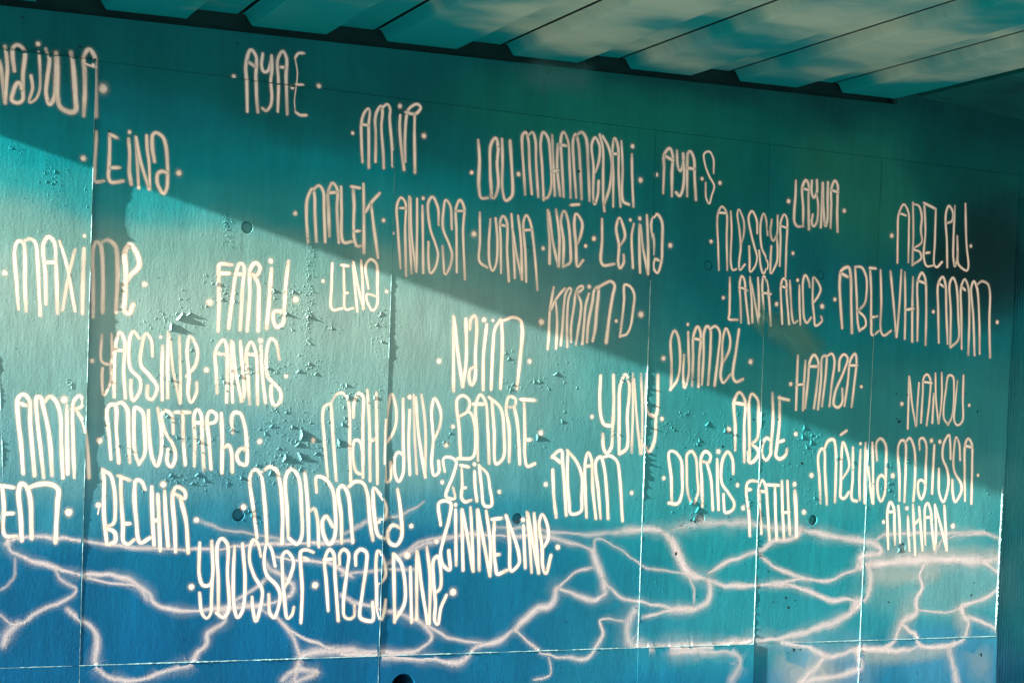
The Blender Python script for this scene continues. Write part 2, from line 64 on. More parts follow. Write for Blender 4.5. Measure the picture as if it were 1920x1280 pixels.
[(24.1,1,[5036,1895]),(21,1,[5508,1899]),(16.8,1,[5077,2050,5076,1913,5076,1757]),(16.8,1,[5128,2025,5123,1888,5122,1756]),(16.8,1,[5077,1891,5120,1896]),(16.9,1,[5135,1767,5149,1916,5158,2026,5183,2060,5211,2029,5209,1891,5194,1770]),(16.9,1,[5155,1996,5208,1998]),(17,1,[5221,1765,5235,1920,5240,2052,5263,2059,5266,1976,5247,1782]),(17.1,1,[5263,2053,5302,2072,5320,2040,5306,1895,5297,1784]),(17.1,1,[5353,1983,5357,2047,5383,2073,5408,2055,5387,1982,5331,1857,5327,1791,5355,1778,5381,1804,5379,1881]),(17.2,1,[5398,1788,5416,1927,5428,2045,5458,2079,5469,2047,5458,1901,5446,1784]),(17.3,1,[5416,2013,5474,2016])],
[(25.4,1,[5792,1813]),(20.7,1,[6275,1822]),(15.2,1,[5836,1969,5838,1838,5839,1676]),(15.2,1,[5840,1963,5865,1809,5896,1693]),(15.2,1,[5908,1936,5902,1810,5900,1696]),(15.3,1,[5931,1712,5937,1871,5941,1968,5963,1987,5986,1964,5987,1843,5972,1698]),(15.3,1,[5942,1944,5998,1939]),(15.4,1,[6023,1995,6033,1845,6057,1713]),(15.4,1,[6068,2000,6074,1846,6059,1713]),(15.4,1,[6016,1880,6012,1714]),(15.5,1,[6126,1706,6094,1744,6102,1908,6118,1987,6149,1983,6160,1910,6154,1758,6126,1706]),(15.6,1,[6184,1960,6174,1850,6171,1728,6195,1705,6229,1730,6227,1852,6226,1989])],
[(28.3,1,[4650,1635]),(24.1,1,[5080,1623]),(19.2,1,[4695,1527,4690,1655,4679,1789,4709,1836,4745,1797,4747,1657,4755,1464]),(19.3,1,[4685,1779,4755,1773]),(19.4,1,[4789,1486,4779,1658,4774,1793,4788,1831,4828,1800,4834,1714,4830,1589,4783,1556]),(19.4,1,[4805,1556,4835,1535,4843,1509,4809,1465,4787,1464,4778,1518]),(19.5,1,[4920,1839,4929,1690,4921,1548,4920,1510,4892,1477,4865,1504,4869,1569,4891,1596,4917,1586]),(19.6,1,[4966,1821,4971,1691,4960,1555,4956,1500,4982,1485,5020,1510,5026,1537]),(19.7,1,[4963,1816,5028,1807]),(19.7,1,[4972,1577,5001,1586])],
[(21.5,1,[4260,1369]),(27,1,[4590,1516]),(23.5,1,[4717,1339]),(17.6,1,[4312,1242,4304,1374,4287,1505,4314,1511,4359,1469,4371,1375,4372,1285,4349,1237,4297,1238]),(17.1,0.75,[4429,1243,4408,1296,4397,1428,4397,1497,4424,1513,4450,1482,4464,1376,4473,1297,4453,1243]),(17.8,1,[4501,1223,4493,1350,4484,1483,4508,1515,4540,1495,4532,1457,4482,1464]),(17.9,1,[4520,1452,4547,1378,4567,1207]),(17.9,1,[4584,1474,4591,1352,4603,1207]),(18,1,[4688,1401,4678,1482,4648,1516,4619,1475,4617,1352,4663,1294,4700,1240,4692,1208,4645,1192,4634,1245,4631,1288])],
[(27.3,1,[4758,1217]),(26.7,1,[5083,1349]),(28.1,1,[5151,1197]),(17.6,1,[4806,1069,4794,1193,4774,1300,4779,1349,4800,1363,4839,1361]),(17.6,1,[4777,1316,4802,1316]),(17.7,1,[4879,1080,4859,1247,4856,1339,4871,1367,4894,1340,4912,1221,4932,1044]),(17.7,1,[4857,1307,4899,1307]),(17.8,1,[4897,1343,4978,1342]),(17.8,1,[4956,1335,4965,1194,4979,1047]),(17.9,1,[5000,1363,5009,1222,5026,1053]),(17.9,1,[5036,1364,5048,1222,5064,1075]),(17.9,1,[5017,1194,5053,1196]),(24,1,[5087,1310,5099,1195,5107,1069])],
[(26.9,1,[5193,1399]),(18.4,1,[5515,1582]),(18.8,0.82,[5259,1250,5246,1386,5234,1510,5255,1547,5270,1542,5282,1418,5301,1244]),(18.9,0.82,[5273,1548,5298,1592,5332,1599,5349,1543,5355,1388,5355,1257]),(19.6,1,[5380,1628,5417,1651]),(17.8,0.9,[5394,1376,5441,1445,5438,1495,5397,1585,5389,1494,5391,1357,5394,1282,5417,1276,5446,1308]),(17.9,0.9,[5465,1559,5470,1390,5471,1271,5502,1261]),(17.9,0.9,[5517,1547,5516,1390,5523,1271]),(18,0.9,[5550,1586,5553,1422,5556,1253]),(18,0.9,[5560,1542,5581,1391,5610,1253]),(18.1,0.9,[5596,1587,5607,1423,5614,1253]),(18.2,0.9,[5631,1493,5624,1588,5650,1614,5686,1583,5695,1457,5690,1298,5668,1263,5647,1298,5643,1386,5666,1409,5690,1393])],
[(29.3,1,[5744,1407]),(27.1,1,[6010,1611]),(27.3,1,[6071,1607]),(20.9,1,[6357,1420]),(17.7,1,[5797,1268,5792,1395,5777,1573,5799,1608,5823,1599,5833,1459,5833,1262]),(17.8,1,[5823,1593,5854,1622,5888,1569,5902,1429,5896,1269]),(17.9,1,[5928,1557,5926,1615,5946,1625,5971,1597,5976,1462,5974,1321,5952,1279,5931,1307,5928,1378,5952,1385,5976,1366]),(18,1,[6032,1585,6029,1463,6027,1312]),(18.1,1,[6153,1511,6144,1614,6135,1646,6100,1600,6095,1516,6131,1446,6143,1362,6110,1264,6080,1309,6070,1451]),(18.2,1,[6222,1506,6210,1603,6188,1635,6175,1563,6180,1447,6237,1363,6238,1324,6196,1265,6177,1311,6170,1388]),(18.3,1,[6267,1273,6258,1435,6256,1597,6275,1630,6301,1605,6311,1469,6315,1257]),(18.3,1,[6256,1588,6306,1580])],
[(21.2,1,[5691,1146]),(24.2,1,[5851,1224]),(30.2,1,[6185,1125]),(17.6,1,[5730,994,5721,1108,5717,1216,5735,1257,5760,1223,5767,1140,5776,1019]),(17.6,1,[5717,1203,5761,1204]),(17.7,1,[5791,1236,5803,1140,5811,1032]),(17.8,1,[5860,1179,5868,1090,5880,984]),(17.8,1,[5894,1243,5907,1109,5921,962]),(17.9,1,[5938,1231,5955,1109,5972,987]),(17.9,1,[5910,1134,5945,1167]),(17.9,1,[5991,1019,5982,1141,5982,1237,5997,1254,6019,1219,6035,1109,6056,993]),(18,1,[5984,1173,6029,1174]),(18,1,[6050,1245,6064,1109,6064,1006]),(18,1,[6054,1238,6091,1142,6146,987]),(18.1,1,[6119,1239,6133,1110,6146,987])],
[(33.7,1,[1212,1167]),(18.1,1,[925,1276,935,1179,933,1096,946,1062,993,1062]),(18.2,1,[913,1283,972,1274]),(18.2,1,[933,1159,973,1161]),(21.7,1,[1015,1042,1006,1155,994,1253,1004,1292,1024,1282,1042,1239,1057,1052]),(22,1,[1036,1273,1071,1288,1128,1291,1162,1270,1162,1205,1159,1035])],
[(25.6,1,[1342,1200]),(29.1,1,[1630,1297]),(24.6,1,[1787,1136]),(6.7,1,[1345,1192,1341,1160]),(18.8,1,[1385,1027,1368,1157,1363,1307,1357,1357]),(18.9,1,[1357,1357,1389,1338,1408,1283,1417,1183,1411,1118,1375,1102]),(18.9,1,[1382,1097,1418,1078,1421,1037,1395,1025]),(18.9,1,[1437,1329,1442,1233,1454,1108,1459,1037,1479,1025,1506,1045]),(19,1,[1424,1333,1479,1314]),(19,1,[1456,1118,1483,1118]),(19,1,[1548,1275,1530,1310,1507,1315,1501,1259,1513,1133,1534,1032,1576,1053]),(19.1,1,[1578,1285,1585,1159,1597,1022]),(19.2,1,[1607,1250,1616,1134,1626,997]),(19.2,1,[1591,1134,1616,1134]),(19.2,1,[1637,1266,1646,1159,1661,1017]),(19.3,1,[1697,991,1688,1109,1676,1261,1693,1287,1729,1267,1730,1236,1678,1256]),(19.4,1,[1710,1236,1739,1134,1755,986])],
[(28,1,[2008,1197]),(23.6,1,[2848,1112]),(18.5,1,[2077,1056,2056,1186,2035,1342,2058,1373,2083,1353,2109,1212,2126,1030]),(18.7,1,[2093,1363,2124,1387,2157,1375,2178,1318,2196,1187,2199,1030]),(18.8,1,[2228,1056,2218,1187,2207,1344,2233,1379,2267,1345,2289,1188,2293,1056,2272,1025,2233,1051]),(18.9,1,[2299,1362,2318,1214,2330,1019]),(19,1,[2333,1183,2349,1194,2367,1151,2380,1014]),(19.1,1,[2360,1273,2357,1342,2388,1342,2434,1295,2453,1216,2456,1056,2432,1024,2403,1067,2395,1136,2411,1157,2446,1109]),(19.2,1,[2493,1030,2486,1163,2468,1285,2486,1304,2513,1275,2537,1136,2549,1035]),(19.4,1,[2523,1302,2550,1324,2590,1319,2614,1271,2633,1137,2651,1046]),(19.4,1,[2665,1126,2710,1153,2710,1218,2648,1293,2646,1244,2659,1137,2678,1067,2713,1051]),(19.5,1,[2771,1289,2789,1192,2799,1057,2772,1019,2734,1035,2729,1089,2751,1116,2798,1100])],
[(21.7,1,[3004,1328]),(22,1,[3173,1420]),(21.1,1,[3314,1285]),(16.5,1,[3015,1381,3007,1444,3035,1453,3073,1434,3063,1370,3026,1272,3029,1255,3073,1249,3064,1301]),(16.5,1,[3104,1409,3111,1319,3111,1250,3130,1233,3161,1242]),(16.6,1,[3099,1414,3143,1406]),(16.5,1,[3112,1302,3128,1303]),(16.6,1,[3175,1384,3181,1309,3193,1239]),(16.7,1,[3199,1413,3216,1309,3235,1216,3273,1217,3260,1310,3245,1373,3199,1413])],
[(23.3,1,[2984,1037]),(20.7,1,[3079,1218]),(24.7,1,[3450,1145]),(26.3,1,[3651,1008]),(18,1,[3003,1119,2990,1225,3018,1237,3052,1226,3046,1145,3024,1059,3008,973,3023,921,3058,898,3051,990]),(18,1,[3080,1192,3086,1059,3093,921]),(18.1,1,[3113,1192,3121,1059,3131,897]),(18.1,1,[3116,1192,3149,1059,3183,897]),(18.2,1,[3160,1204,3174,1059,3187,891]),(18.2,1,[3195,1193,3209,1059,3218,896]),(18.3,1,[3201,1193,3239,1030,3277,867]),(18.3,1,[3246,1187,3274,1030,3280,867]),(18.4,1,[3292,1141,3293,1030,3307,913,3318,875,3369,892]),(18.4,1,[3279,1147,3330,1153]),(18.4,1,[3298,969,3324,972]),(18.5,1,[3362,1159,3380,1030,3394,889,3435,924,3434,971,3404,1059,3355,1165]),(18.6,1,[3454,1115,3461,1030,3472,906]),(18.6,1,[3471,1183,3489,1059,3508,882]),(18.6,1,[3478,1177,3510,1030,3548,879]),(18.7,1,[3511,1177,3529,1030,3548,879]),(18.7,1,[3560,994,3594,1048,3588,1119,3557,1172,3542,1136,3563,1000,3570,912,3588,876,3614,965])],
[(24.4,1,[3571,1326]),(22.4,1,[4070,1289]),(18.3,1,[3636,1161,3619,1267,3608,1398]),(18.3,1,[3602,1463,3631,1493,3654,1499,3662,1446,3677,1327,3693,1173]),(18.3,1,[3605,1469,3649,1440]),(18.5,1,[3691,1494,3691,1387,3707,1238,3719,1179,3776,1191,3779,1269,3776,1371,3739,1448,3687,1500]),(18.5,1,[3810,1162,3798,1299,3793,1449,3808,1491,3826,1462,3842,1300,3865,1156]),(18.5,1,[3797,1422,3821,1425]),(18.6,1,[3892,1156,3873,1300,3854,1450,3880,1472,3902,1421,3925,1271,3936,1156]),(18.8,1,[3900,1472,3934,1479,3976,1453,3997,1362,4021,1145])],
[(27.5,1,[1775,828]),(31,1,[2368,829]),(16.3,1,[1807,1030,1807,949,1810,884,1827,837,1858,835,1872,871,1863,1037]),(16.3,1,[1872,891,1871,794,1868,702,1851,683,1829,706,1814,799]),(16.4,1,[1905,701,1900,852,1891,1026,1909,1051,1936,1026,1942,890,1952,716,1930,685,1897,705]),(16.5,1,[1972,1014,1970,890,1979,735,1997,684,2019,714,2027,850,2009,1025]),(16.6,1,[2099,967,2081,1029,2060,1045,2047,1014,2045,948,2074,869,2108,818,2111,771,2085,666,2067,733,2063,776]),(16.8,1,[2169,923,2146,1006,2127,1025,2115,947,2130,881,2180,829,2198,782,2173,680,2152,700,2143,787]),(16.8,1,[2217,817,2247,880,2257,946,2223,990,2205,974,2206,888,2219,770,2238,675,2258,690,2267,726]),(16.9,1,[2304,654,2305,808,2292,946,2293,990,2317,998,2354,986]),(17,1,[2306,962,2331,950])],
[(32.1,1,[2833,968]),(35.5,1,[3081,786]),(17.1,1,[2437,709,2422,851,2412,955,2434,999,2454,981,2466,869,2489,660]),(17.1,1,[2409,951,2451,953]),(17.2,1,[2487,928,2486,980,2505,999,2529,980,2524,887,2512,738,2520,678,2544,666,2567,677,2569,729]),(17.4,1,[2568,924,2568,980,2591,999,2620,984,2622,924,2607,792,2597,680,2607,665,2663,656,2660,743]),(17.5,1,[2681,818,2720,863,2722,904,2700,972,2679,991,2671,942,2678,810,2685,716,2707,659,2722,696,2728,753]),(17.6,1,[2760,976,2770,809,2778,646]),(17.7,1,[2768,972,2802,930,2826,827,2825,732,2780,654]),(17.7,1,[2851,911,2857,808,2867,644]),(17.8,1,[2886,983,2912,826,2951,635]),(17.9,1,[2985,783,3011,806,3013,883,2993,963,2973,948,2975,845,2989,730,2990,645,3005,630,3019,710,3046,771]),(18.8,0.8,[2881,991,2886,846,2893,659]),(18.9,0.8,[2934,1006,2956,864,2960,634])],
]
# sprayed pale lines
VEINS=[(18.2,0.75,[947,1027,1000,1051,1078,1059,1237,1047,1399,1023,1564,1006,1817,1001,1946,1009,2121,1026,2345,1026,2546,1043]),
(22.6,0.8,[954,1043,971,995,1026,963,1161,921,1274,888,1403,891,1486,861,1562,818,1597,768,1674,725,1827,722,1956,728,2087,734]),
(18.2,0.7,[1282,879,1405,853,1537,827,1572,776]),
(17.6,0.7,[1162,913,1187,872,1260,822,1206,774,1143,742,1074,711,1012,672,973,681,934,718]),
(28.1,0.6,[1012,680,967,625,953,585]),
(29.7,0.65,[1223,733,1281,691,1338,648,1357,582,1352,492,1386,441,1501,408,1584,417,1666,444,1775,470,1816,527,1858,569,1856,611,1932,660,1935,703]),
(21.4,0.4,[1796,1136,1900,1094,2075,1069,2209,1043]),
(19.3,0.6,[2114,717,2177,681,2251,610,2290,531,2310,478]),
(14.6,0.75,[2195,672,2260,610,2361,564,2500,516]),
(36.6,0.6,[2277,384,2309,487,2408,510,2564,519]),
(26.8,0.6,[2223,386,2293,427,2393,415,2242,359]),
(21.7,0.65,[2124,940,2206,870,2261,835,2245,783,2122,742,1999,744]),
(19,0.6,[1981,762,2066,812,2135,871]),
(15.1,0.35,[988,963,990,882,960,842,930,826]),
(17.1,0.75,[2167,966,2293,948,2439,930,2552,867]),
(25.4,0.65,[2511,512,2650,507,2840,498,2935,522,2972,575,2922,639,2786,686,2690,715,2596,734,2501,780]),
(28.5,0.8,[2511,498,2698,484,2986,457,3134,439,3211,505,3330,538,3429,596]),
(35,0.8,[3429,596,3518,672,3640,735,3648,791]),
(19,0.6,[3648,791,3750,875,3855,902]),
(18,0.7,[2961,620,3060,563,3240,532]),
(24.7,0.75,[3658,801,3765,762,3872,732,3935,769]),
(41.1,0.7,[3935,769,3921,835,3886,911,3852,987]),
(23.3,0.6,[3852,987,3723,1034,3566,1062,3361,1062,3160,1071,2966,1034,2842,990,2730,928]),
(21.9,0.65,[3429,591,3535,505,3619,456,3745,443,3840,440,3891,495,3932,560,3908,627,4048,624]),
(13.5,0.6,[3619,447,3633,362,3541,338]),
(22.4,0.7,[3933,816,4044,739,4154,718,4332,686,4467,683]),
(56,0.5,[4111,680,4071,585,4085,509,4162,488,4340,483,4475,469]),
(22.6,0.7,[4157,641,4288,667,4467,683]),
(17.4,0.5,[2498,876,2637,893,2874,900]),
(17.6,0.45,[2491,1070,2628,1132,2797,1168,2910,1232]),
(24.5,0.45,[3309,1108,3513,1099,3774,1072,3987,1082]),
(34.1,0.75,[3987,1082,4139,1101,4250,1092,4342,1015,4391,908,4460,859]),
(13.9,0.55,[3862,987,3860,1044,3935,1034,4046,977,4146,909,4324,879,4460,859]),
(15.2,0.6,[2823,981,2888,1034,3062,1062]),
(46.7,0.5,[4320,1102,4488,1131,4717,1137,4953,1113,5133,1104]),
(37.4,0.8,[5133,1104,5280,1074,5441,1054,5631,1023,5684,982,5534,941,5547,921]),
(23.8,0.8,[4555,868,4690,935,4852,979,4968,1034,5110,1064,5133,1094]),
(40,0.8,[4322,1053,4371,947,4430,869,4556,828]),
(27.2,0.85,[4556,828,4661,798,4847,801,5025,799,5207,761,5344,709,5468,717,5518,696]),
(44.8,0.75,[5518,696,5483,635,5276,558,5036,513,4800,499,4570,481,4344,478]),
(21.4,0.75,[4864,974,4961,904,5143,842,5327,820,5449,860,5573,900]),
(18.1,0.7,[4977,804,5144,832,5192,827]),
(14.3,0.5,[4430,859,4467,781,4470,713]),
(34.5,0.7,[4556,828,4571,750,4505,683,4336,676]),
(55,0.95,[5535,900,5699,915,5891,929,6154,933,6423,926,6546,936]),
(43.5,0.65,[5598,900,5615,797,5568,705,5520,665]),
(28.7,0.9,[5984,897,5953,845,5983,772,5939,710,5943,636,5841,576,5794,484,5719,434,5579,438]),
(34.2,0.7,[5579,443,5529,439,5557,377,5571,325,5534,316,5410,290,5166,268]),
(29.5,0.9,[5842,566,5935,511,5976,447,6174,442,6306,492,6317,566,6273,630,6272,662,6433,702,6540,765]),
(16.2,0.8,[5955,647,6206,631,6272,667]),
(33,0.8,[6288,598,6411,574,6564,507]),
(26.6,0.85,[6424,916,6550,840]),
(25.6,0.65,[5643,1044,5705,1075,6016,1080,6416,1086,6541,1054]),
(19.4,0.6,[6060,970,6084,1012,6149,1054,6416,1086]),
(31,0.8,[5037,483,5207,458,5332,404,5529,429,5592,437,5848,420,5976,447]),
(48.5,0.7,[5332,404,5213,307,5143,249]),
(45.5,0.55,[6175,431,6219,324,6251,207]),
(40.9,0.45,[4345,453,4571,457,4721,442,4770,382,4715,295])]
# wide soft sprays
HAZE=[(195.7,0.28,[5065,382,5163,349,5349,292,5191,247]),(107.6,0.4,[5613,848,5831,836,6051,855]),(142.6,0.3,[5902,679,5854,576,5819,493]),(95.1,0.35,[5594,396,5849,389,6176,410]),(111.1,0.35,[6247,620,6291,534]),(97.1,0.4,[5698,940,6153,959,6504,947]),(198.7,0.2,[6365,384,6478,273]),(155,0.6,[4825,2259,4913,2192,5019,2154,5144,2088]),(118,0.5,[4755,2298,4877,2233]),(132.5,0.5,[5015,2241,5160,2133]),(159.9,0.35,[3381,3379,3545,3383,3682,3389])]
# curled paint flakes: x, z, size, lift in mm
FLAKES=[(1635,2017,83,20),(1675,2068,98,26),(1716,2080,54,20),(1843,2226,40,10),(1870,2158,35,5),(2115,2211,46,8),(2208,2215,36,8),(2178,2108,41,14),(2283,2101,42,16),(2404,2052,32,4),(2649,2136,44,6),(2629,2080,22,7),(2659,2002,27,7),(1891,1774,35,8),(1963,1805,40,9),(2097,1848,41,9),(2245,1842,52,9),(2298,1880,37,7),(2332,1833,42,9),(2000,1843,25,6),(1643,1774,29,9),(1477,1446,24,6),(2268,1540,115,22),(2254,1497,68,14),(2191,1430,93,20),(2266,1437,94,20),(2126,1581,41,8),(2225,1577,42,9),(2094,1543,46,6),(2161,1474,41,6),(2345,1454,42,8),(2455,1507,91,15),(2473,1597,48,7),(2126,1358,57,12),(2269,1376,37,7),(2194,1646,36,6),(2061,1392,36,7),(1658,1340,39,10),(1780,1347,55,12),(1757,1305,44,8),(1816,1319,40,10),(1924,1308,30,6),(1987,1334,41,9),(1681,1512,34,7),(1785,1495,40,10),(1647,1450,29,5),(1634,1608,29,12),(1933,1556,35,9),(3601,1889,60,11),(3508,1561,78,14),(3646,1646,49,8),(3351,1797,41,6),(3336,1952,41,5),(3482,1843,42,6),(3364,1825,35,6),(3512,1842,36,6),(2999,1526,34,5),(3032,1569,28,5),(4420,1896,39,7),(4511,1665,79,10),(4619,1631,60,13),(4306,1625,32,6),(4375,1711,33,6),(4462,1573,53,8),(4453,1552,39,6),(4293,1633,32,6),(5126,1663,91,8),(5117,1610,77,10),(5175,1582,71,9),(5148,1552,56,8),(4429,1247,72,12),(4463,1205,86,14),(4449,1156,46,7),(5356,1498,50,7),(5473,1471,44,5),(5694,1464,44,6),(5842,1488,53,7),(5888,1474,45,5),(5716,1365,45,7),(5718,1326,45,6),(5212,1275,35,8),(4796,1250,34,5),(4217,2083,26,3),(2043,1160,46,10),(2030,1178,31,7),(5799,989,60,10),(1197,1736,23,4),(913,2756,31,5),(1098,2671,41,4),(1088,2616,23,3),(5180,1621,42,5),(3987,1872,25,5),(4018,1879,32,5),(3982,1588,31,6),(2495,1725,59,13),(2630,1730,44,10),(2488,1784,38,8)]
# small dark pits in the concrete: x, z, size in mm
PITS=[(944,3332,9.0),(1124,3257,6.9),(1195,3236,13.9),(1262,3187,11.7),(956,3188,9.0),(1335,2876,11.8),(1908,3345,7.5),(2571,3421,8.1),(3508,3411,9.0),(3509,3400,7.5),(2939,3352,7.0),(3197,3365,5.8),(3406,3101,8.9),(3248,3004,8.7),(3235,2941,7.3),(3699,2923,15.2),(4618,3297,10.0),(2515,1376,9.4),(1912,1733,8.8),(4960,1699,13.8),(4806,1694,13.6),(5127,1464,14.1),(5046,1460,10.5),(4802,1524,10.2),(5744,694,11.2),(4931,875,12.1),(5051,729,17.4),(5071,676,15.7),(4972,707,10.4),(5111,713,10.5),(4348,973,14.7),(4375,1119,9.8),(4436,1148,16.4),(4459,1139,13.2),(4667,1169,10.1),(5115,444,21.1),(5157,443,10.6),(5074,428,10.5),(5827,1865,13.1),(5777,1713,18.7),(5761,1727,11.2),(5752,1868,11.2),(6338,1789,11.8),(6247,1887,9.8),(5960,289,11.4),(6421,379,17.8),(6352,796,11.8),(6336,725,15.7),(1749,587,7.4),(1498,830,6.0),(3687,395,7.6),(3715,626,9.2),(3319,648,7.3),(4616,1542,16.7),(4673,1369,10.1)]
# ---------------------------------------------------------------- helpers
def tag(o, label=None, cat=None, kind=None, group=None):
    if label: o['label'] = label
    if cat: o['category'] = cat
    if kind: o['kind'] = kind
    if group: o['group'] = group
    return o
def empty(name, loc, label, cat):
    o = bpy.data.objects.new(name, None); col.objects.link(o); o.location = loc; o.empty_display_size = 0.2
    return tag(o, label, cat)
def build(name, V, F, m, parent=None, smooth=False, attrs=None):
    me = bpy.data.meshes.new(name); me.from_pydata([tuple(v) for v in V], [], F)
    if attrs:
        for k, vals in attrs.items():
            a = me.attributes.new(k, 'FLOAT', 'POINT'); a.data.foreach_set('value', vals)
    if smooth: me.polygons.foreach_set('use_smooth', [True]*len(me.polygons))
    me.materials.append(m); me.update()
    o = bpy.data.objects.new(name, me); col.objects.link(o)
    if parent:
        o.parent = parent; o.matrix_parent_inverse = Matrix.Translation(-parent.location)
    return o
def box(V, F, x0, x1, y0, y1, z0, z1, sx=0.0, sy=0.0):
    b = len(V)
    for x in (x0, x1):
        for y in (y0, y1):
            for z in (z0, z1): V.append((x, y, z + sx*x + sy*y))
    F += [tuple(b+i for i in f) for f in ((0,1,3,2),(4,6,7,5),(0,4,5,1),(2,3,7,6),(0,2,6,4),(1,5,7,3))]
def nz(x, y=0.0, z=0.0): return noise.noise(Vector((x, y, z)))
def sm(a, b, t):
    t = min(1, max(0, (t-a)/(b-a))); return t*t*(3-2*t)

class Mat:
    def __init__(s, name):
        s.m = bpy.data.materials.new(name); s.m.use_nodes = True; s.t = s.m.node_tree; s.t.nodes.clear()
        s.out = s.n('ShaderNodeOutputMaterial'); s.geo = s.n('ShaderNodeNewGeometry'); s.pos = s.geo.outputs['Position']
        sp = s.n('ShaderNodeSeparateXYZ'); s.l(s.pos, sp.inputs[0]); s.x, s.y, s.z = sp.outputs
    def n(s, t, **k):
        q = s.t.nodes.new(t)
        for a, b in k.items(): setattr(q, a, b)
        return q
    def l(s, a, b): s.t.links.new(a, b)
    def put(s, sock, v):
        if hasattr(v, 'is_linked'): s.l(v, sock)
        else: sock.default_value = v
    def math(s, op, a, b=0.0, c=0.0, clamp=False):
        q = s.n('ShaderNodeMath', operation=op); q.use_clamp = clamp
        for i, v in enumerate((a, b, c)): s.put(q.inputs[i], v)
        return q.outputs[0]
    def vec(s, x, y, z):
        q = s.n('ShaderNodeCombineXYZ')
        for i, v in enumerate((x, y, z)): s.put(q.inputs[i], v)
        return q.outputs[0]
    def scaled(s, a, b, c):
        q = s.n('ShaderNodeVectorMath', operation='MULTIPLY'); s.l(s.pos, q.inputs[0]); q.inputs[1].default_value = (a, b, c); return q.outputs[0]
    def noise(s, v, scale, detail=2.0, rough=0.5):
        q = s.n('ShaderNodeTexNoise'); s.l(v, q.inputs['Vector']); q.inputs['Scale'].default_value = scale
        q.inputs['Detail'].default_value = detail; q.inputs['Roughness'].default_value = rough; return q.outputs[0]
    def rng(s, v, a, b, c, d, mode='SMOOTHSTEP'):
        q = s.n('ShaderNodeMapRange', interpolation_type=mode); s.put(q.inputs[0], v)
        for i, k in enumerate((a, b, c, d)): q.inputs[i+1].default_value = k
        return q.outputs[0]
    def ramp(s, v, stops):
        q = s.n('ShaderNodeValToRGB'); e = q.color_ramp.elements; q.color_ramp.interpolation = 'EASE'
        while len(e) < len(stops): e.new(0.5)
        for el, (p, c) in zip(e, stops): el.position = p; el.color = (*c, 1)
        s.l(v, q.inputs[0]); return q.outputs[0]
    def mix(s, f, a, b, blend='MIX'):
        q = s.n('ShaderNodeMix', data_type='RGBA', blend_type=blend); s.put(q.inputs[0], f)
        for i, v in ((6, a), (7, b)):
            if isinstance(v, tuple): q.inputs[i].default_value = (*v, 1)
            else: s.l(v, q.inputs[i])
        return q.outputs[2]
    def bump(s, h):
        q = s.n('ShaderNodeBump'); q.inputs['Strength'].default_value = 1.0; q.inputs['Distance'].default_value = 1.0
        s.l(h, q.inputs['Height']); return q.outputs[0]
    def finish(s, color, rough=0.6, normal=None, spec=0.3, alpha=None):
        b = s.n('ShaderNodeBsdfPrincipled'); s.put(b.inputs['Base Color'], (*color, 1) if isinstance(color, tuple) else color)
        s.put(b.inputs['Roughness'], rough); b.inputs['Specular IOR Level'].default_value = spec
        if normal: s.l(normal, b.inputs['Normal'])
        if alpha is not None: s.l(alpha, b.inputs['Alpha'])
        s.l(b.outputs[0], s.out.inputs[0]); return s.m
def wall_relief(s, k=1.0):
    k *= 1.4
    # rolled paint: fine vertical streaks, orange peel, a few grains
    a = s.noise(s.scaled(1, 1, 0.22), 210, 3, 0.6)
    b = s.noise(s.pos, 75, 3, 0.55)
    c = s.noise(s.scaled(1, 1, 0.5), 16, 2)
    e = s.noise(s.scaled(1, 1, 0.18), 95, 2, 0.6)
    h = s.math('ADD', s.math('MULTIPLY', a, 0.00022*k), s.math('MULTIPLY', b, 0.00042*k))
    h = s.math('ADD', h, s.math('MULTIPLY', c, 0.0008*k)); h = s.math('ADD', h, s.math('MULTIPLY', e, 0.00030*k))
    g = s.noise(s.pos, 110, 1); g = s.rng(g, 0.70, 0.80, 0.0, 0.0011*k)
    return s.math('ADD', h, g)

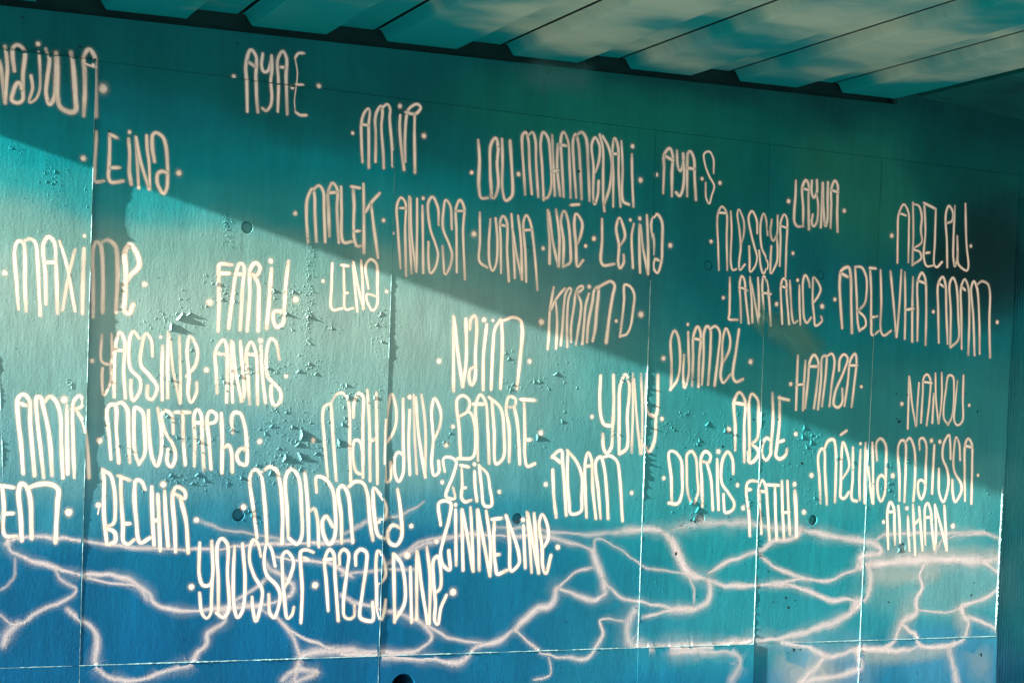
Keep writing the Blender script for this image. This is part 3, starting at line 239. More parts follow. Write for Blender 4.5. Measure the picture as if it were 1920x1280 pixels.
# ---------------------------------------------------------------- paint on the wall
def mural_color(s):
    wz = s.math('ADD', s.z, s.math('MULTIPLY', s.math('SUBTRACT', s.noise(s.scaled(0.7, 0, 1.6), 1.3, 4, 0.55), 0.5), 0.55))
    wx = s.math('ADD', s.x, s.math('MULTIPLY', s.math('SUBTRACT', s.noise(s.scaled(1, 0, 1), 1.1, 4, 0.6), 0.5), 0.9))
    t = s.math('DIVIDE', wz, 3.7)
    L = [(.2,(0,.052,.13)),(.5,(0,.062,.14)),(.95,(.001,.082,.155)),(1.2,(.015,.125,.18)),(1.45,(.07,.19,.205)),(1.75,(.12,.24,.225)),(2.1,(.165,.27,.24)),(2.4,(.11,.245,.22)),(2.62,(.014,.20,.21)),(2.8,(.001,.172,.192)),(3.0,(.001,.125,.145)),(3.2,(.0005,.096,.098)),(3.45,(.0005,.098,.098))]  # mural bands, with part of the sun and shade contrast put into their tones
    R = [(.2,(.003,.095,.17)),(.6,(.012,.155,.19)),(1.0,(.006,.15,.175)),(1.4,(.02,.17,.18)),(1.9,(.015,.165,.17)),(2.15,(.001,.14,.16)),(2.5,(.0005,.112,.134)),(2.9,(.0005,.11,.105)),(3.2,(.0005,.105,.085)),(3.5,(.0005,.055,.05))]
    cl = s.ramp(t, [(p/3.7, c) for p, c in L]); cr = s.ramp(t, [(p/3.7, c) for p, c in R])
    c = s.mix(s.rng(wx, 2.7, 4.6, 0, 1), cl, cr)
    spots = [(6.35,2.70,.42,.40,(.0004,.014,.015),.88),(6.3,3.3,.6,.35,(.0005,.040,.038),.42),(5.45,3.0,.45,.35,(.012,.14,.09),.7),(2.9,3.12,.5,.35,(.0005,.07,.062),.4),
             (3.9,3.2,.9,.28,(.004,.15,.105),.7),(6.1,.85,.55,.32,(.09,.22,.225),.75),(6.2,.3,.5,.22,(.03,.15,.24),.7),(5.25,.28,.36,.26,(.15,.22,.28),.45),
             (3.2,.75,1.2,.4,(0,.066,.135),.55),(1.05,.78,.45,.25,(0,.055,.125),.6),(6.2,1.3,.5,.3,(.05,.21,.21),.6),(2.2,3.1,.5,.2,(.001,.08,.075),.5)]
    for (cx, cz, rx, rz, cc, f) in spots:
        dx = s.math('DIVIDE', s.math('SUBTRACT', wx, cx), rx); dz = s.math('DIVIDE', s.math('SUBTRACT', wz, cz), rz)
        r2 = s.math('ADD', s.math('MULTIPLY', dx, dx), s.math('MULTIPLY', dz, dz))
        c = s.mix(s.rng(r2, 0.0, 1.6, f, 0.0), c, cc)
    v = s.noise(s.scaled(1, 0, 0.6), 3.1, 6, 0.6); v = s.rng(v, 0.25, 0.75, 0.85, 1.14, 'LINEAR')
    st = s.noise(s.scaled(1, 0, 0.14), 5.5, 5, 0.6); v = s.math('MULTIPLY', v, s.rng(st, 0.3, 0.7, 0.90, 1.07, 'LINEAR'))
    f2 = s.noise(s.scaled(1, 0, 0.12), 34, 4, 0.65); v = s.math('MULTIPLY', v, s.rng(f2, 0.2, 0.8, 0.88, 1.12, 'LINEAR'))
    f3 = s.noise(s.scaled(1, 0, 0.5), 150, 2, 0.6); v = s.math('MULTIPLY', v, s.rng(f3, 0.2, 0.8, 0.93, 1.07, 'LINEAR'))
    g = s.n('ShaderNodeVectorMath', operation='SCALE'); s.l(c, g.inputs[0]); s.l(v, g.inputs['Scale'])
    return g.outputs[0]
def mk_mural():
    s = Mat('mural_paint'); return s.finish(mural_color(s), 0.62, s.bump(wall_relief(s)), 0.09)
def mk_spray(name, color, e0, e1, speck, nscale, mist=0.0):
    s = Mat(name)
    a = s.n('ShaderNodeAttribute', attribute_name='edge').outputs['Fac']; o = s.n('ShaderNodeAttribute', attribute_name='cover').outputs['Fac']
    n = s.math('SUBTRACT', s.noise(s.pos, nscale, 3, 0.65), 0.5)
    d = s.math('ADD', a, s.math('MULTIPLY', n, speck))
    al = s.rng(d, e0, e1, 1.0, 0.0)
    if mist: al = s.math('MAXIMUM', al, s.math('MULTIPLY', s.rng(d, 0.2, 1.0, 1.0, 0.0), mist))
    al = s.math('MULTIPLY', al, o)
    tone = s.rng(s.noise(s.pos, 9, 3), 0.3, 0.7, 0.0, 1.0, 'LINEAR')
    c = s.mix(tone, tuple(q*0.93 for q in color), color)
    return s.finish(c, 0.55, s.bump(wall_relief(s, 0.85)), 0.09, al)
def mk_deck():
    s = Mat('deck_paint')
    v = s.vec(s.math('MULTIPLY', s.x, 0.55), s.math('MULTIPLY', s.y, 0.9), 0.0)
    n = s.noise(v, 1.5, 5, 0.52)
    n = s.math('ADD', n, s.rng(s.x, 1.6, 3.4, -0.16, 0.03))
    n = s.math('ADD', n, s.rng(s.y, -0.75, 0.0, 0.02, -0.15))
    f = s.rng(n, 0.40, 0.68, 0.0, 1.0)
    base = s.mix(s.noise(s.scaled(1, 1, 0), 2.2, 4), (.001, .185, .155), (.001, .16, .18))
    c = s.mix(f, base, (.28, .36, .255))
    return s.finish(c, 0.5, s.bump(s.math('MULTIPLY', s.noise(s.pos, 40, 3), 0.0003)), 0.12)
def mk_plain(name, color, rough=0.8, var=0.25, scale=6, bumpk=0.0006):
    s = Mat(name); f = s.rng(s.noise(s.pos, scale, 6, 0.6), 0.25, 0.75, 0, 1, 'LINEAR')
    c = s.mix(f, tuple(q*(1-var) for q in color), tuple(min(1, q*(1+var)) for q in color))
    return s.finish(c, rough, s.bump(s.math('MULTIPLY', s.noise(s.pos, 60, 4), bumpk)), 0.1)
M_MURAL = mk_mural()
M_NAME = mk_spray('cream_spray_paint', (.84, .67, .53), 0.16, 0.66, 0.22, 330, 0.16)
M_VEIN = mk_spray('pale_spray_paint', (.64, .56, .54), -0.15, 1.0, 1.2, 190)
M_HAZE = mk_spray('thin_pale_overspray', (.36, .40, .36), 0.0, 1.0, 0.5, 24)
M_CLOUD = mk_spray('grey_green_overspray', (.075, .24, .20), 0.0, 1.0, 1.3, 7)
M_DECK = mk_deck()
M_DARK = mk_plain('dark_unpainted_steel', (.003, .030, .027), 0.7)
M_SOFF = mk_plain('dark_teal_concrete', (.001, .068, .060), 0.85, 0.5, 2.2)
M_CONC = mk_plain('raw_concrete', (.30, .29, .27), 0.9)
M_BORE = mk_plain('bore_shade_black', (.004, .003, .003), 0.9)  # near-black colour stands for the shade deep inside the drain hole
M_RIDGE = mk_plain('worn_mortar', (.15, .26, .26), 0.85, 0.5, 22)
M_PIT = mk_plain('dark_pit', (.006, .02, .022), 0.9)
M_HOLE = mk_plain('rusty_dark_pipe', (.03, .014, .008), 0.8, 0.5, 30)
M_GROUND = mk_plain('paving', (.24, .26, .28), 0.9, 0.2, 1.5)

# ---------------------------------------------------------------- ground
tag(build('ground', [(-300,-300,0),(300,-300,0),(300,300,0),(-300,300,0)], [(0,1,2,3)], M_GROUND), 'pale paving under and beside the bridge', 'ground', 'structure')

# ---------------------------------------------------------------- the wall: cast panels
JX = [(-4.0,0),(-1.2,0),(1.272,-.0075),(2.702,0),(4.140,.002),(4.852,0),(5.578,.0155),(6.565,.02)]
def jx(i, z): return JX[i][0] + JX[i][1]*(z-1.9)
Z1, Z2 = 0.482, 3.182
def ztop(x): return 3.372 + 0.0248*(x-0.849)
def proud(ci, ri, x, z):
    if ri == 2: return -0.0022 + 0.0050*sm(2.5, 3.1, x) + 0.0006*math.sin(x*1.9)
    p = 0.0006*math.sin(x*2.3+ci)*math.cos(z*1.7)
    if ci == 1 and ri == 1: p += 0.0155*sm(0.85, 3.0, z)**0.8*sm(0.2, 1.2, x) + 0.0015
    if ci == 2 and ri == 1: p += 0.0026*sm(2.0, 2.65, x)*(1-0.75*sm(1.9, 2.5, z))
    if ci == 2: p += 0.0003
    if ci == 4: p += 0.0012
    if ci == 5: p += 0.0024
    if ci == 6: p += 0.0042
    if ri == 0:
        p += 0.0030
        if ci == 4: p += 0.0065*sm(4.3, 4.8, x)
        if ci == 5: p -= 0.0035*(1-sm(4.95, 5.3, x))
    return p
def where(x, z):
    ri = 0 if z < Z1 else (1 if z < Z2 else 2)
    ci = 0
    for i in range(1, 7):
        if x >= jx(i, z): ci = i
    return ci, ri
def surf(x, z):
    ci, ri = where(x, z); return proud(ci, ri, x, z)

wall = empty('concrete_wall', (2.5, 0, 0), 'teal painted concrete panel wall covered with sprayed cream names and pale branching lines', 'wall')
HOLES = [(1.981,2.498,.0285,.012),(1.985,1.160,.030,.016),(3.422,2.498,.028,.002),(3.419,1.151,.029,.018),(4.489,2.503,.027,.003),(4.491,1.157,.029,.018),(5.209,2.502,.025,.002),(5.213,1.155,.028,.018),(5.845,2.36,.027,.002),(5.825,1.004,.026,.006),(2.831,0.331,.062,.30)]
GAP = 0.0009
def panel(ci, ri, x0, x1, z0, z1, top=None, fx0=None, fx1=None):
    f0 = fx0 or (lambda z: jx(ci, z)+GAP); f1 = fx1 or (lambda z: jx(ci+1, z)-GAP)
    hs = [h for h in HOLES if x0 < h[0] < x1 and z0 < h[1] < z1]
    def lines(a, b, cuts):
        n = max(1, round((b-a)/0.022)); L = [a+(b-a)*i/n for i in range(n+1)]
        for c in cuts: L = [q for q in L if not (c-0.012 < q < c+0.012) or q in (a, b)]
        return sorted(set(L + list(cuts)))
    blk = [(h[0]-h[2]*1.5, h[0]+h[2]*1.5, max(z0+.004, h[1]-h[2]*1.5), h[1]+h[2]*1.5) for h in hs]
    xs = lines(x0, x1, [b[i] for b in blk for i in (0, 1)]); zs = lines(z0, z1, [b[i] for b in blk for i in (2, 3)])
    V, F, idx = [], [], {}
    def pt(x, z): V.append((x, -proud(ci, ri, x, z), z)); return len(V)-1
    for j, z in enumerate(zs):
        for i, x in enumerate(xs):
            zz = z
            if top and j == len(zs)-1: zz = top(x)
            elif top: zz = z0 + (z-z0)/(z1-z0)*(top(x)-z0)
            xx = f0(zz) if i == 0 else (f1(zz) if i == len(xs)-1 else x)
            idx[i, j] = pt(xx, zz)
    for j in range(len(zs)-1):
        for i in range(len(xs)-1):
            mx, mz = (xs[i]+xs[i+1])/2, (zs[j]+zs[j+1])/2
            if any(b[0] < mx < b[1] and b[2] < mz < b[3] for b in blk): continue
            F.append((idx[i,j], idx[i+1,j], idx[i+1,j+1], idx[i,j+1]))
    # edges running back into the wall
    ring = [idx[i,0] for i in range(len(xs))] + [idx[len(xs)-1,j] for j in range(1, len(zs))] + [idx[i,len(zs)-1] for i in range(len(xs)-2, -1, -1)] + [idx[0,j] for j in range(len(zs)-2, 0, -1)]
    back = []
    for k in ring: V.append((V[k][0], 0.03, V[k][2])); back.append(len(V)-1)
    for a in range(len(ring)):
        b = (a+1) % len(ring); F.append((ring[b], ring[a], back[a], back[b]))
    # recesses of the formwork ties
    plugs = []
    for (hx, hz, r, dep), bk in zip(hs, blk):
        N = 32; o_, i_, b_ = [], [], []
        for k in range(N):
            a = 2*math.pi*k/N + math.pi/4; cx, cz = math.cos(a), math.sin(a); q = 1/max(abs(cx), abs(cz))
            ex = hx+cx*q*r*1.5; ez = min(bk[3], max(bk[2], hz+cz*q*r*1.5))
            rr = r*(1+0.03*nz(k*0.7, hx*9))
            o_.append(pt(ex, ez)); i_.append(pt(hx+cx*rr, hz+cz*rr))
            v = V[i_[-1]]; V.append((hx+cx*rr*0.94, v[1]+dep, hz+cz*rr*0.94)); b_.append(len(V)-1)
        for k in range(N):
            n = (k+1) % N
            F.append((o_[k], o_[n], i_[n], i_[k])); F.append((i_[k], i_[n], b_[n], b_[k]))
        plugs.append((hx, hz, r, dep, V[b_[0]][1]))
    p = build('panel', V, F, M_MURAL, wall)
    for (hx, hz, r, dep, y) in plugs:
        big = r > 0.05; PV = [(hx, y-0.001, hz)]; rr = r*(0.96 if big else 0.84)
        for q, yy in ((0.8, y-(0 if big else 0.0012)), (1.0, y), (1.12, y+0.004)):
            for k in range(24): a = 2*math.pi*k/24; PV.append((hx+math.cos(a)*rr*q, yy, hz+math.sin(a)*rr*q))
        PF = [(0, 1+(k+1) % 24, 1+k) for k in range(24)]
        for q in (0, 1):
            for k in range(24): PF.append((1+q*24+k, 1+q*24+(k+1) % 24, 25+q*24+(k+1) % 24, 25+q*24+k))
        g = build('drain_hole_disc' if big else 'tie_hole_plug', PV, PF, M_BORE if big else M_MURAL, wall)
        if big: g['label'] = 'drain hole low in the wall, its deep shade given as a black disc'
    return p
for ci in range(7):
    for ri, (za, zb) in enumerate(((-0.02, Z1-0.0008), (Z1+0.0008, Z2-0.0008))): panel(ci, ri, JX[ci][0], JX[ci+1][0], za, zb)
panel(0, 2, -4.0, -1.2, Z2+0.0008, 3.30)
panel(1, 2, -1.2, 5.69, Z2+0.0008, 3.36, ztop, lambda z: -1.2+GAP, lambda z: 5.69)
panel(6, 2, 5.6903, 8.8, Z2+0.0008, 3.66, None, lambda z: 5.6903, lambda z: 8.8)
panel(6, 1, 6.60, 8.8, 3.05, Z2-0.0008, None, lambda z: jx(7, z)+GAP, lambda z: 8.8)
V, F = [], []; box(V, F, -4.0, 2.74, 0.028, 0.5, -0.1, 3.28); box(V, F, 2.92, 6.55, 0.028, 0.5, -0.1, 3.28); box(V, F, 2.74, 2.92, 0.028, 0.5, 0.42, 3.28); box(V, F, 2.74, 2.92, 0.028, 0.5, -0.1, 0.24); box(V, F, 5.6925, 10.6, 0.031, 0.5, 3.281, 3.72); build('wall_core', V, F, M_CONC, wall)

# ridges of hardened mortar and paint along the joints
def ridge(line, n, width, hfun, seed, across, broken=0.0):
    V, F = [], []
    for i in range(n+1):
        t = i/n; x, z = line(t); h = max(0.0002, hfun(t)*(0.4+1.0*abs(nz(t*n*0.19, seed, 1.3)) + 2.4*max(0, nz(t*n*0.43, seed, 7))**1.3))
        j = 0.0011*nz(t*n*0.21, seed*3.1, 2); wd = width*(0.75+0.5*abs(nz(t*n*0.12, 4, seed)))
        if broken: k = sm(-0.25, 0.25, nz(t*n*0.05, seed*5.1, 3)-broken+0.25*nz(t*n*.3, seed, 5)); h = 0.0002+h*k; wd = wd*(0.25+0.75*k)
        for q, hh in ((-0.5, -0.0012), (-0.12, h*0.8), (0.12, h), (0.5, -0.003)):
            px, pz = (x+q*wd+j, z) if across == 'x' else (x, z-q*wd+j)
            V.append((px, -surf(x-0.004 if across == 'x' else x, z if across == 'x' else z-0.004)-hh, pz))
    for i in range(n):
        for k in range(3): F.append((i*4+k, i*4+k+1, i*4+k+5, i*4+k+4))
    return build('joint_ridge', V, F, M_RIDGE, wall)
def vline(i, za, zb): return lambda t: (jx(i, za+(zb-za)*t), za+(zb-za)*t)
def span(t, a, b, e=0.04): return sm(a-e, a+e, t)*(1-sm(b-e, b+e, t))
ridge(vline(2, .3, 3.1), 460, .0045, lambda t: .0026*span(t,.25,.95)+.0006, 1, 'x', .05)
ridge(vline(3, .3, 3.1), 460, .004, lambda t: .0016*span(t,.1,.75)+.0004, 2, 'x', .08)
ridge(vline(4, .482, 2.4), 330, .010, lambda t: .0048*span(t,.42,.86)+.0022, 3, 'x', -.35)
ridge(vline(5, .482, 2.3), 320, .008, lambda t: .0028*span(t,.0,.75)+.0012, 4, 'x', -.3)
ridge(vline(6, .22, 2.3), 340, .008, lambda t: .0018*span(t,.0,.8)+.0009, 5, 'x', -.3)
ridge(lambda t: (.915+.012*math.sin(t*5)-.01*t, 1.02+t*.92), 160, .010, lambda t: .0018*span(t,.05,.95), 6, 'x', .05)
ridge(lambda t: (6.553+.02*(.5+t*.9-1.9), .50+t*.86), 170, .018, lambda t: .008*span(t,.03,.97)*(0.6+0.8*abs(nz(t*9,2))), 8, 'x')
ridge(lambda t: (.7+t*.55, Z1), 90, .005, lambda t: .0012, 9, 'z', -.05)
ridge(lambda t: (1.28+t*1.41, Z1), 240, .008, lambda t: .002+.003*span(t,.35,.8), 10, 'z', -.12)
ridge(lambda t: (2.71+t*1.42, Z1), 240, .008, lambda t: .0022+.0022*span(t,.2,.6), 11, 'z', -.15)
ridge(lambda t: (4.15+t*.69, Z1), 120, .009, lambda t: .0034, 12, 'z', -.05)
ridge(lambda t: (5.2+t*1.33, Z1), 220, .008, lambda t: .0028, 13, 'z', -.25)

# peeling flakes of paint
for i, (fx, fz, s_, l_) in enumerate(FLAKES):
    r = random.Random(i*13+5); S = s_/1000*0.62; H = l_/1000*0.52
    a = math.pi - 0.25 + r.uniform(-0.75, 0.75); dx, dz = math.cos(a), math.sin(a); tx, tz = -dz, dx
    nu, nv = 5, 7; top, bot = [], []
    pk = r.uniform(-0.4, 0.4); lf = [(0.18+0.82*max(0, 1-abs(v/(nv-1)*2-1-pk)/1.25)**0.8)*r.uniform(.65, 1.15) for v in range(nv)]
    ln = [r.uniform(.6, 1.2) for _ in range(nv)]
    for u in range(nu):
        for v in range(nv):
            uu = u/(nu-1); vv = v/(nv-1)*2-1
            al = -S*0.20*ln[v]*(uu-0.25*uu*uu); ac = vv*S*0.42*(1-0.30*uu) + S*0.06*nz(u*1.7+i, v*2.1)
            lift = H*lf[v]*(0.25*uu+0.75*uu**1.35)
            x, z = fx/1000+dx*al+tx*ac, fz/1000+dz*al+tz*ac
            y = -surf(fx/1000, z)-0.0009-lift
            top.append((x, y, z)); bot.append((x+0.0004, y+0.0011, z))
    V = top+bot; K = nu*nv; F = []
    for u in range(nu-1):
        for v in range(nv-1):
            q = [u*nv+v, u*nv+v+1, (u+1)*nv+v+1, (u+1)*nv+v]; F.append(tuple(q)); F.append(tuple(K+k for k in q[::-1]))
    rim = [v for v in range(nv)] + [u*nv+nv-1 for u in range(1, nu)] + [(nu-1)*nv+v for v in range(nv-2, -1, -1)] + [u*nv for u in range(nu-2, 0, -1)]
    for k in range(len(rim)):
        b = rim[(k+1) % len(rim)]; F.append((rim[k], b, K+b, K+rim[k]))
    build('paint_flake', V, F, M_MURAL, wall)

# grains and blisters under the paint: too many to count
V, F = [], []
def grain(x, z, r, h, g):
    b = len(V); n = 6; y = -surf(x, z); ang = g.uniform(0, 6)
    for q, hh in ((1.0, -0.0004), (0.55, h*0.8)):
        for k in range(n):
            a = ang+2*math.pi*k/n; rr = r*q*g.uniform(0.7, 1.25); V.append((x+math.cos(a)*rr, y-hh*(1 if hh < 0 else g.uniform(.7, 1.2)), z+math.sin(a)*rr))
    V.append((x, y-h, z))
    for k in range(n):
        m = (k+1) % n; F.append((b+k, b+m, b+n+m, b+n+k)); F.append((b+n+k, b+n+m, b+2*n))
g = random.Random(3)
def scatter(n, x0, x1, z0, z1, rmin, rmax, k=0.5):
    for _ in range(n):
        r = rmin+(rmax-rmin)*g.random()**2.5; grain(g.uniform(x0, x1), g.uniform(z0, z1), r, r*k*g.uniform(.6, 1.4), g)
scatter(420, .86, 6.4, .33, 2.7, .0008, .0028); scatter(260, 4.0, 6.5, .33, 1.9, .001, .004, .6); scatter(160, 2.2, 4.1, .3, 1.2, .001, .003)
scatter(170, 1.865, 1.91, 2.40, 2.72, .001, .004, .7); scatter(230, 2.27, 2.31, 1.95, 2.50, .001, .004, .7); scatter(60, 2.24, 2.36, 1.6, 2.2, .001, .003)
for i, (fx, fz, s_, l_) in enumerate(FLAKES):
    for _ in range(9 + s_//5):
        R = s_/1000*1.3; grain(fx/1000+g.gauss(0, R*.8), fz/1000+g.gauss(0, R*.55), g.uniform(.0008, .0030), g.uniform(.0004, .0020), g)
scatter(120, 6.40, 6.55, .55, 1.35, .001, .004, .7); scatter(90, 4.60, 4.85, .9, 1.7, .001, .0035, .6); scatter(90, 3.85, 4.0, 1.3, 2.2, .001, .003, .6); scatter(70, 1.2, 1.28, .5, .9, .001, .003)
def blade(x, z, ln, h, g):
    # a thin curled edge of lifted paint standing off the wall
    b = len(V); n = max(3, int(ln/0.0025)); a = g.gauss(1.45, .45); dx, dz = math.cos(a), math.sin(a); cv = g.uniform(-6, 6)
    for k in range(n+1):
        t = (k/n-.5)*ln; px, pz = x+dx*t+cv*t*t*8, z+dz*t; y = -surf(px, pz); hh = h*(1-(2*k/n-1)**2)**.5*g.uniform(.3, 1.1)
        V.extend(((px-.0011, y+.0003, pz), (px+.0003, y-hh, pz), (px+.0016, y+.0003, pz)))
    for k in range(n):
        for q in (0, 1): F.append((b+k*3+q, b+k*3+q+1, b+k*3+q+4, b+k*3+q+3))
for (fx, fz, s_, l_) in FLAKES:
    for _ in range(3 + l_//2):
        R = s_/1000*1.2+.008; blade(fx/1000+g.gauss(0, R*.8), fz/1000+g.gauss(0, R*.5), g.uniform(.005, .020), g.uniform(.0008, .0030), g)
for (n_, x0, x1, z0, z1) in ((110, .9, 4.1, 1.1, 2.5), (110, 4.1, 6.45, .55, 1.7), (70, 1.75, 2.9, 1.3, 2.1), (60, 1.862, 1.912, 2.40, 2.72), (80, 2.268, 2.312, 1.95, 2.50), (25, .86, 1.25, 2.2, 2.7), (40, 2.1, 2.35, 1.45, 1.7)):
    for _ in range(n_): blade(g.uniform(x0, x1), g.uniform(z0, z1), g.uniform(.004, .013), g.uniform(.0006, .0021), g)
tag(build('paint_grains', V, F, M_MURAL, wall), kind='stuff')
V, F = [], []
for i, (px, pz, s_) in enumerate(PITS):
    r = s_/2000; b = len(V); y = -surf(px/1000, pz/1000)-0.0003; n = 9
    V.append((px/1000, y, pz/1000)); a0 = i*1.3
    for k in range(n):
        a = 2*math.pi*k/n; q = r*(0.7+0.5*abs(nz(i*3.3, k*1.1))); e = 1.7 if i % 3 == 0 else 1.1
        ca, sa = math.cos(a)*e*q, math.sin(a)*q
        V.append((px/1000+ca*math.cos(a0)-sa*math.sin(a0), y, pz/1000+ca*math.sin(a0)+sa*math.cos(a0)))
    F += [(b, b+1+k, b+1+(k+1) % n) for k in range(n)]
tag(build('dark_pits', V, F, M_PIT, wall), kind='stuff')

# ---------------------------------------------------------------- sprayed lettering and lines
def smooth_path(P, step):
    if len(P) == 1: return P
    if len(P) == 2: P = [P[0], ((P[0][0]+P[1][0])/2, (P[0][1]+P[1][1])/2), P[1]]
    Q = [(2*P[0][0]-P[1][0], 2*P[0][1]-P[1][1])] + P + [(2*P[-1][0]-P[-2][0], 2*P[-1][1]-P[-2][1])]
    out = []
    for i in range(1, len(Q)-2):
        p0, p1, p2, p3 = [Vector(Q[i+k]) for k in (-1, 0, 1, 2)]
        t = [0]
        for a, b in ((p0, p1), (p1, p2), (p2, p3)): t.append(t[-1]+max(1e-4, (b-a).length)**0.5)
        n = max(2, int((p2-p1).length/step))
        for k in range(n):
            u = t[1]+(t[2]-t[1])*k/n
            A1 = p0*((t[1]-u)/(t[1]-t[0]))+p1*((u-t[0])/(t[1]-t[0])); A2 = p1*((t[2]-u)/(t[2]-t[1]))+p2*((u-t[1])/(t[2]-t[1])); A3 = p2*((t[3]-u)/(t[3]-t[2]))+p3*((u-t[2])/(t[3]-t[2]))
            B1 = A1*((t[2]-u)/(t[2]-t[0]))+A2*((u-t[0])/(t[2]-t[0])); B2 = A2*((t[3]-u)/(t[3]-t[1]))+A3*((u-t[1])/(t[3]-t[1]))
            c = B1*((t[2]-u)/(t[2]-t[1]))+B2*((u-t[1])/(t[2]-t[1])); out.append((c.x, c.y))
    out.append(P[-1]); return out
def spray(name, strokes, m, base, grow, seed, step=0.007, wobble=0.12, fade=0.25):
    V, F, E, C = [], [], [], []
    def add(x, z, e, o, eps): x = min(x, jx(7, z)-0.003); V.append((x, -surf(x, z)-eps, z)); E.append(e); C.append(o); return len(V)-1
    for si, (wd, op, flat) in enumerate(strokes):
        P = [(flat[k]/1000, flat[k+1]/1000) for k in range(0, len(flat), 2)]
        h0 = wd/2000*grow; eps = base+si*3.0e-6; sd = seed*17.3+si*3.7
        if len(P) == 1:
            c = add(P[0][0], P[0][1], 0, op, eps); n = 18
            rg = [add(P[0][0]+math.cos(2*math.pi*k/n)*h0*(1+.10*nz(k*.5, sd)), P[0][1]+math.sin(2*math.pi*k/n)*h0*(1.04+.10*nz(k*.5, sd)), 1, op, eps) for k in range(n)]
            F.extend((c, rg[k], rg[(k+1) % n]) for k in range(n)); continue
        L = smooth_path(P, step); N = len(L); prev = None; e_a, e_b = 1-fade*rnd.random(), 1-fade*rnd.random()
        for i, (x, z) in enumerate(L):
            a, b = L[max(0, i-1)], L[min(N-1, i+1)]; d = Vector((b[0]-a[0], b[1]-a[1])); d.normalize(); n_ = Vector((-d.y, d.x)); t = i/(N-1)
            hw = h0*(1+wobble*nz(i*step*9, sd, 3.0))*(1-0.10*(1-sm(0, .1, t))); o = op*(1+0.5*min(0, nz(i*step*6, sd, 9)+.05))*(e_a+(1-e_a)*sm(0, .16, t))*(e_b+(1-e_b)*(1-sm(.84, 1, t)))
            ee = eps+t*2.2e-6
            row = [add(x+n_.x*hw, z+n_.y*hw, 1, o, ee), add(x, z, 0, o, ee), add(x-n_.x*hw, z-n_.y*hw, 1, o, ee)]
            if prev: F.append((prev[0], prev[1], row[1], row[0])); F.append((prev[1], prev[2], row[2], row[1]))
            if i in (0, N-1):
                sg = -1 if i == 0 else 1; k = 6; fan = [row[0]]
                for q in range(1, k):
                    an = math.pi*q/k; v2 = n_*math.cos(an)+d*(sg*math.sin(an)*1.15); fan.append(add(x+v2.x*hw, z+v2.y*hw, 1, o, ee))
                fan.append(row[2])
                for q in range(k): F.append((row[1], fan[q], fan[q+1]) if sg > 0 else (row[1], fan[q+1], fan[q]))
            prev = row
    return build(name, V, F, m, wall, attrs={'edge': E, 'cover': C})
for i, st in enumerate(HAZE): spray('painted_cloud', [st], M_CLOUD if st[2][1] > 2000 else M_HAZE, 2.0e-5+i*2e-6, 1.5, 300+i, 0.03, 0.3, 0.6)
def jitter(st, i):
    wd, op, fl = st; P = smooth_path([(fl[k]/1000, fl[k+1]/1000) for k in range(0, len(fl), 2)], 0.035); out = []
    for j, (x, z) in enumerate(P):
        q = 0.0 if j in (0, len(P)-1) else 0.011; out += [1000*(x+q*nz(x*17, z*17, i)), 1000*(z+q*nz(x*17, z*17, i+40))]
    return [(wd*2.6, op*0.20, out), (wd*1.2, op*0.82, out), (wd*0.5, op*0.35, out)]
for i, st in enumerate(VEINS): spray('painted_line', jitter(st, i), M_VEIN, 5e-5+i*1.1e-6, 1.35, 100+i, 0.010, 0.8, 0.5)
for i, st in enumerate(NAMES): spray('painted_name', st, M_NAME, 1.3e-4+(i % 5)*6e-7, 2.15, i, 0.007, 0.2, 0.45)

# ---------------------------------------------------------------- ribbed wall beyond the recess
rw = empty('ribbed_wall', (7.6, 0.06, 0), 'recessed concrete wall with wavy upright ribs beside the smooth painted wall', 'wall')
V, F = [], []; nx, nzs = 150, 260; xa, xb, za, zb = 6.52, 7.05, -0.02, 3.06
for j in range(nzs+1):
    z = za+(zb-za)*j/nzs
    for i in range(nx+1):
        x = xa+(xb-xa)*i/nx; ph = (x+0.0032*nz(z*9, round(x/0.021)*3.1)+0.002*nz(z*26, round(x/.021)*1.7))/0.021
        r = abs(math.sin(math.pi*ph))**0.7; brk = 1-0.5*sm(.25, .5, nz(z*22, math.floor(ph)*5.3))
        V.append((x, 0.062-0.011*r*brk-0.0015*nz(x*90, z*60), z))
for j in range(nzs):
    for i in range(nx): a = j*(nx+1)+i; F.append((a, a+1, a+nx+2, a+nx+1))
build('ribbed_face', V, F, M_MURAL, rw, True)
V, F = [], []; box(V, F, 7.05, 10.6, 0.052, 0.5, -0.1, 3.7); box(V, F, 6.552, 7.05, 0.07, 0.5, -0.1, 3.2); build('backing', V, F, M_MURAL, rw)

# ---------------------------------------------------------------- profiled steel deck overhead
SX, SY = 0.0248, 0.015
deck = empty('steel_deck', (2.4, -5, 3.42), 'overhead steel deck of painted trough sheets running out from the wall top', 'roof deck')
Y0, Y1 = -12.0, -0.012
def zd(x, y, h): return 3.372+0.030+SX*(x-0.849)+SY*y+h
def sheet(x0, prof):
    V, F = [], []; ys = [Y0, -6, -3, -1.5, -0.5, Y1]; n = len(prof)
    for y in ys:
        for (dx, h) in prof: V.append((x0+dx, y, zd(x0+dx, y, h)))
        for (dx, h) in prof: V.append((x0+dx, y, zd(x0+dx, y, h)+0.0025))
    for j in range(len(ys)-1):
        a, b = j*2*n, (j+1)*2*n
        for k in range(n-1):
            F.append((a+k, a+k+1, b+k+1, b+k)); F.append((a+n+k+1, a+n+k, b+n+k, b+n+k+1))
    for a in (0, (len(ys)-1)*2*n):
        for k in range(n-1): F.append((a+k, a+k+1, a+n+k+1, a+n+k))
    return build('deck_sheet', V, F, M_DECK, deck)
D = 0.046
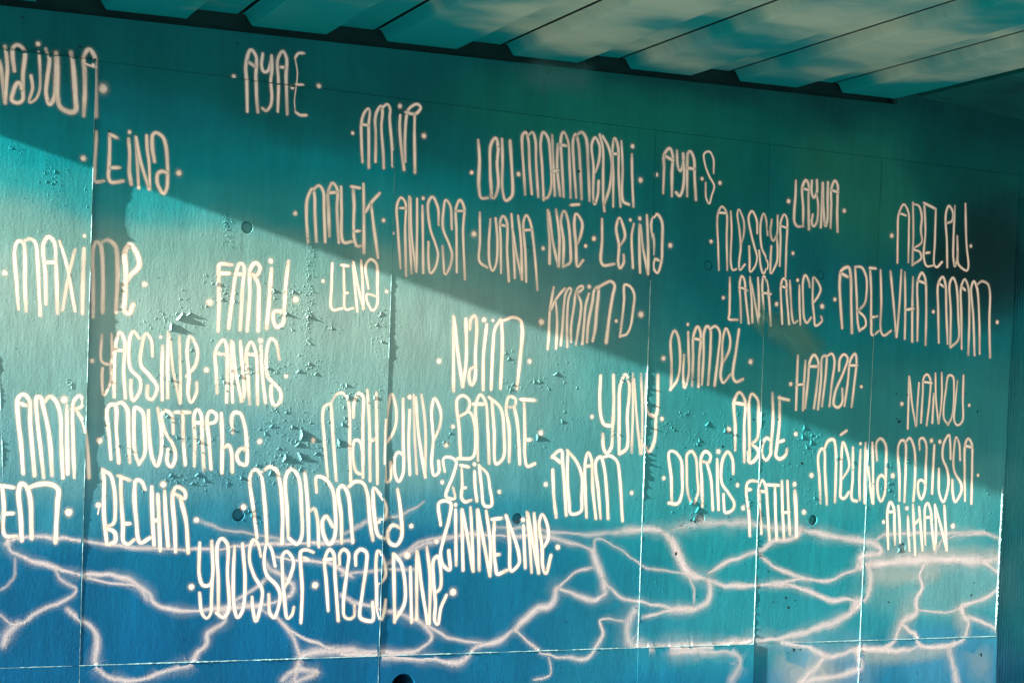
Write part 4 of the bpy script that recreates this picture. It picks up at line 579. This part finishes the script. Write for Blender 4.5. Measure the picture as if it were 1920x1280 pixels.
full = [(-0.012, D+0.004), (0.002, D+0.004), (0.034, 0.003), (0.039, 0.0), (0.396, 0.0), (0.400, 0.003), (0.406, D), (0.410, D+0.002), (0.632, D+0.002)]
for n_ in range(-3, 7):
    x0 = 1.266+0.668*n_
    sheet(x0, full if n_ < 6 else full[:6]+[(0.414, D), (0.50, D+0.002), (0.575, D+0.002)])
# dark bearing gap above the wall and the slab added over the deck to block light
led = empty('bearing_ledge', (2.4, 0.1, 3.4), 'dark steel bearing strip in the gap between wall top and deck', 'ledge')
V, F = [], []
for (a, b) in ((-1.09, 5.6900),):
    box(V, F, a, b, 0.034, 0.05, 3.372-SX*.849-0.06, 3.372-SX*.849+0.020, SX)
    box(V, F, a, b, 0.05, 0.5, 3.372-SX*.849-0.26, 3.372-SX*.849+0.13, SX)
box(V, F, 5.670, 5.6901, 0.0012, 0.033, 3.372-SX*.849+0.0005, 3.372-SX*.849+0.055, SX)  # added dark end block, covers the pale lit panel side in the gap
build('bearing_strip', V, F, M_DARK, led)
V, F = [], []; box(V, F, -1.09, 10.6, -12.1, 0.5, 3.372-SX*.849+0.10, 3.372-SX*.849+0.5, SX, SY*0.99)
tag(build('bridge_slab', V, F, M_DARK), 'dark bridge slab added above the steel deck to block light', 'slab')
V, F = [], []; box(V, F, -1.10, -0.76, -12.1, -0.006, 3.324+.0, 3.95, 0, SY*0.2)
tag(build('edge_beam', V, F, M_CONC), 'concrete edge beam of the bridge beside the steel deck', 'beam')
V, F = [], []
xs = [5.845, 6.6, 7.6, 9, 10.6]
for y in (-12.0, -0.004):
    for x in xs: V.append((x, y, 3.553-0.060*(x-5.851)+SY*y))
for y in (-12.0, -0.004):
    for x in xs: V.append((x, y, 3.59+SX*(x-5.85)+SY*y))
k = len(xs)
for i in range(k-1): F += [(i, i+1, k+i+1, k+i), (2*k+i, 3*k+i, 3*k+i+1, 2*k+i+1), (k+i, k+i+1, 3*k+i+1, 3*k+i), (i, 2*k+i, 2*k+i+1, i+1)]
F += [(0, k, 3*k, 2*k), (k-1, 3*k-1, 4*k-1, 2*k-1)]
tag(build('concrete_soffit', V, F, M_SOFF), 'dark teal concrete soffit sloping down past the last deck sheet', 'soffit')
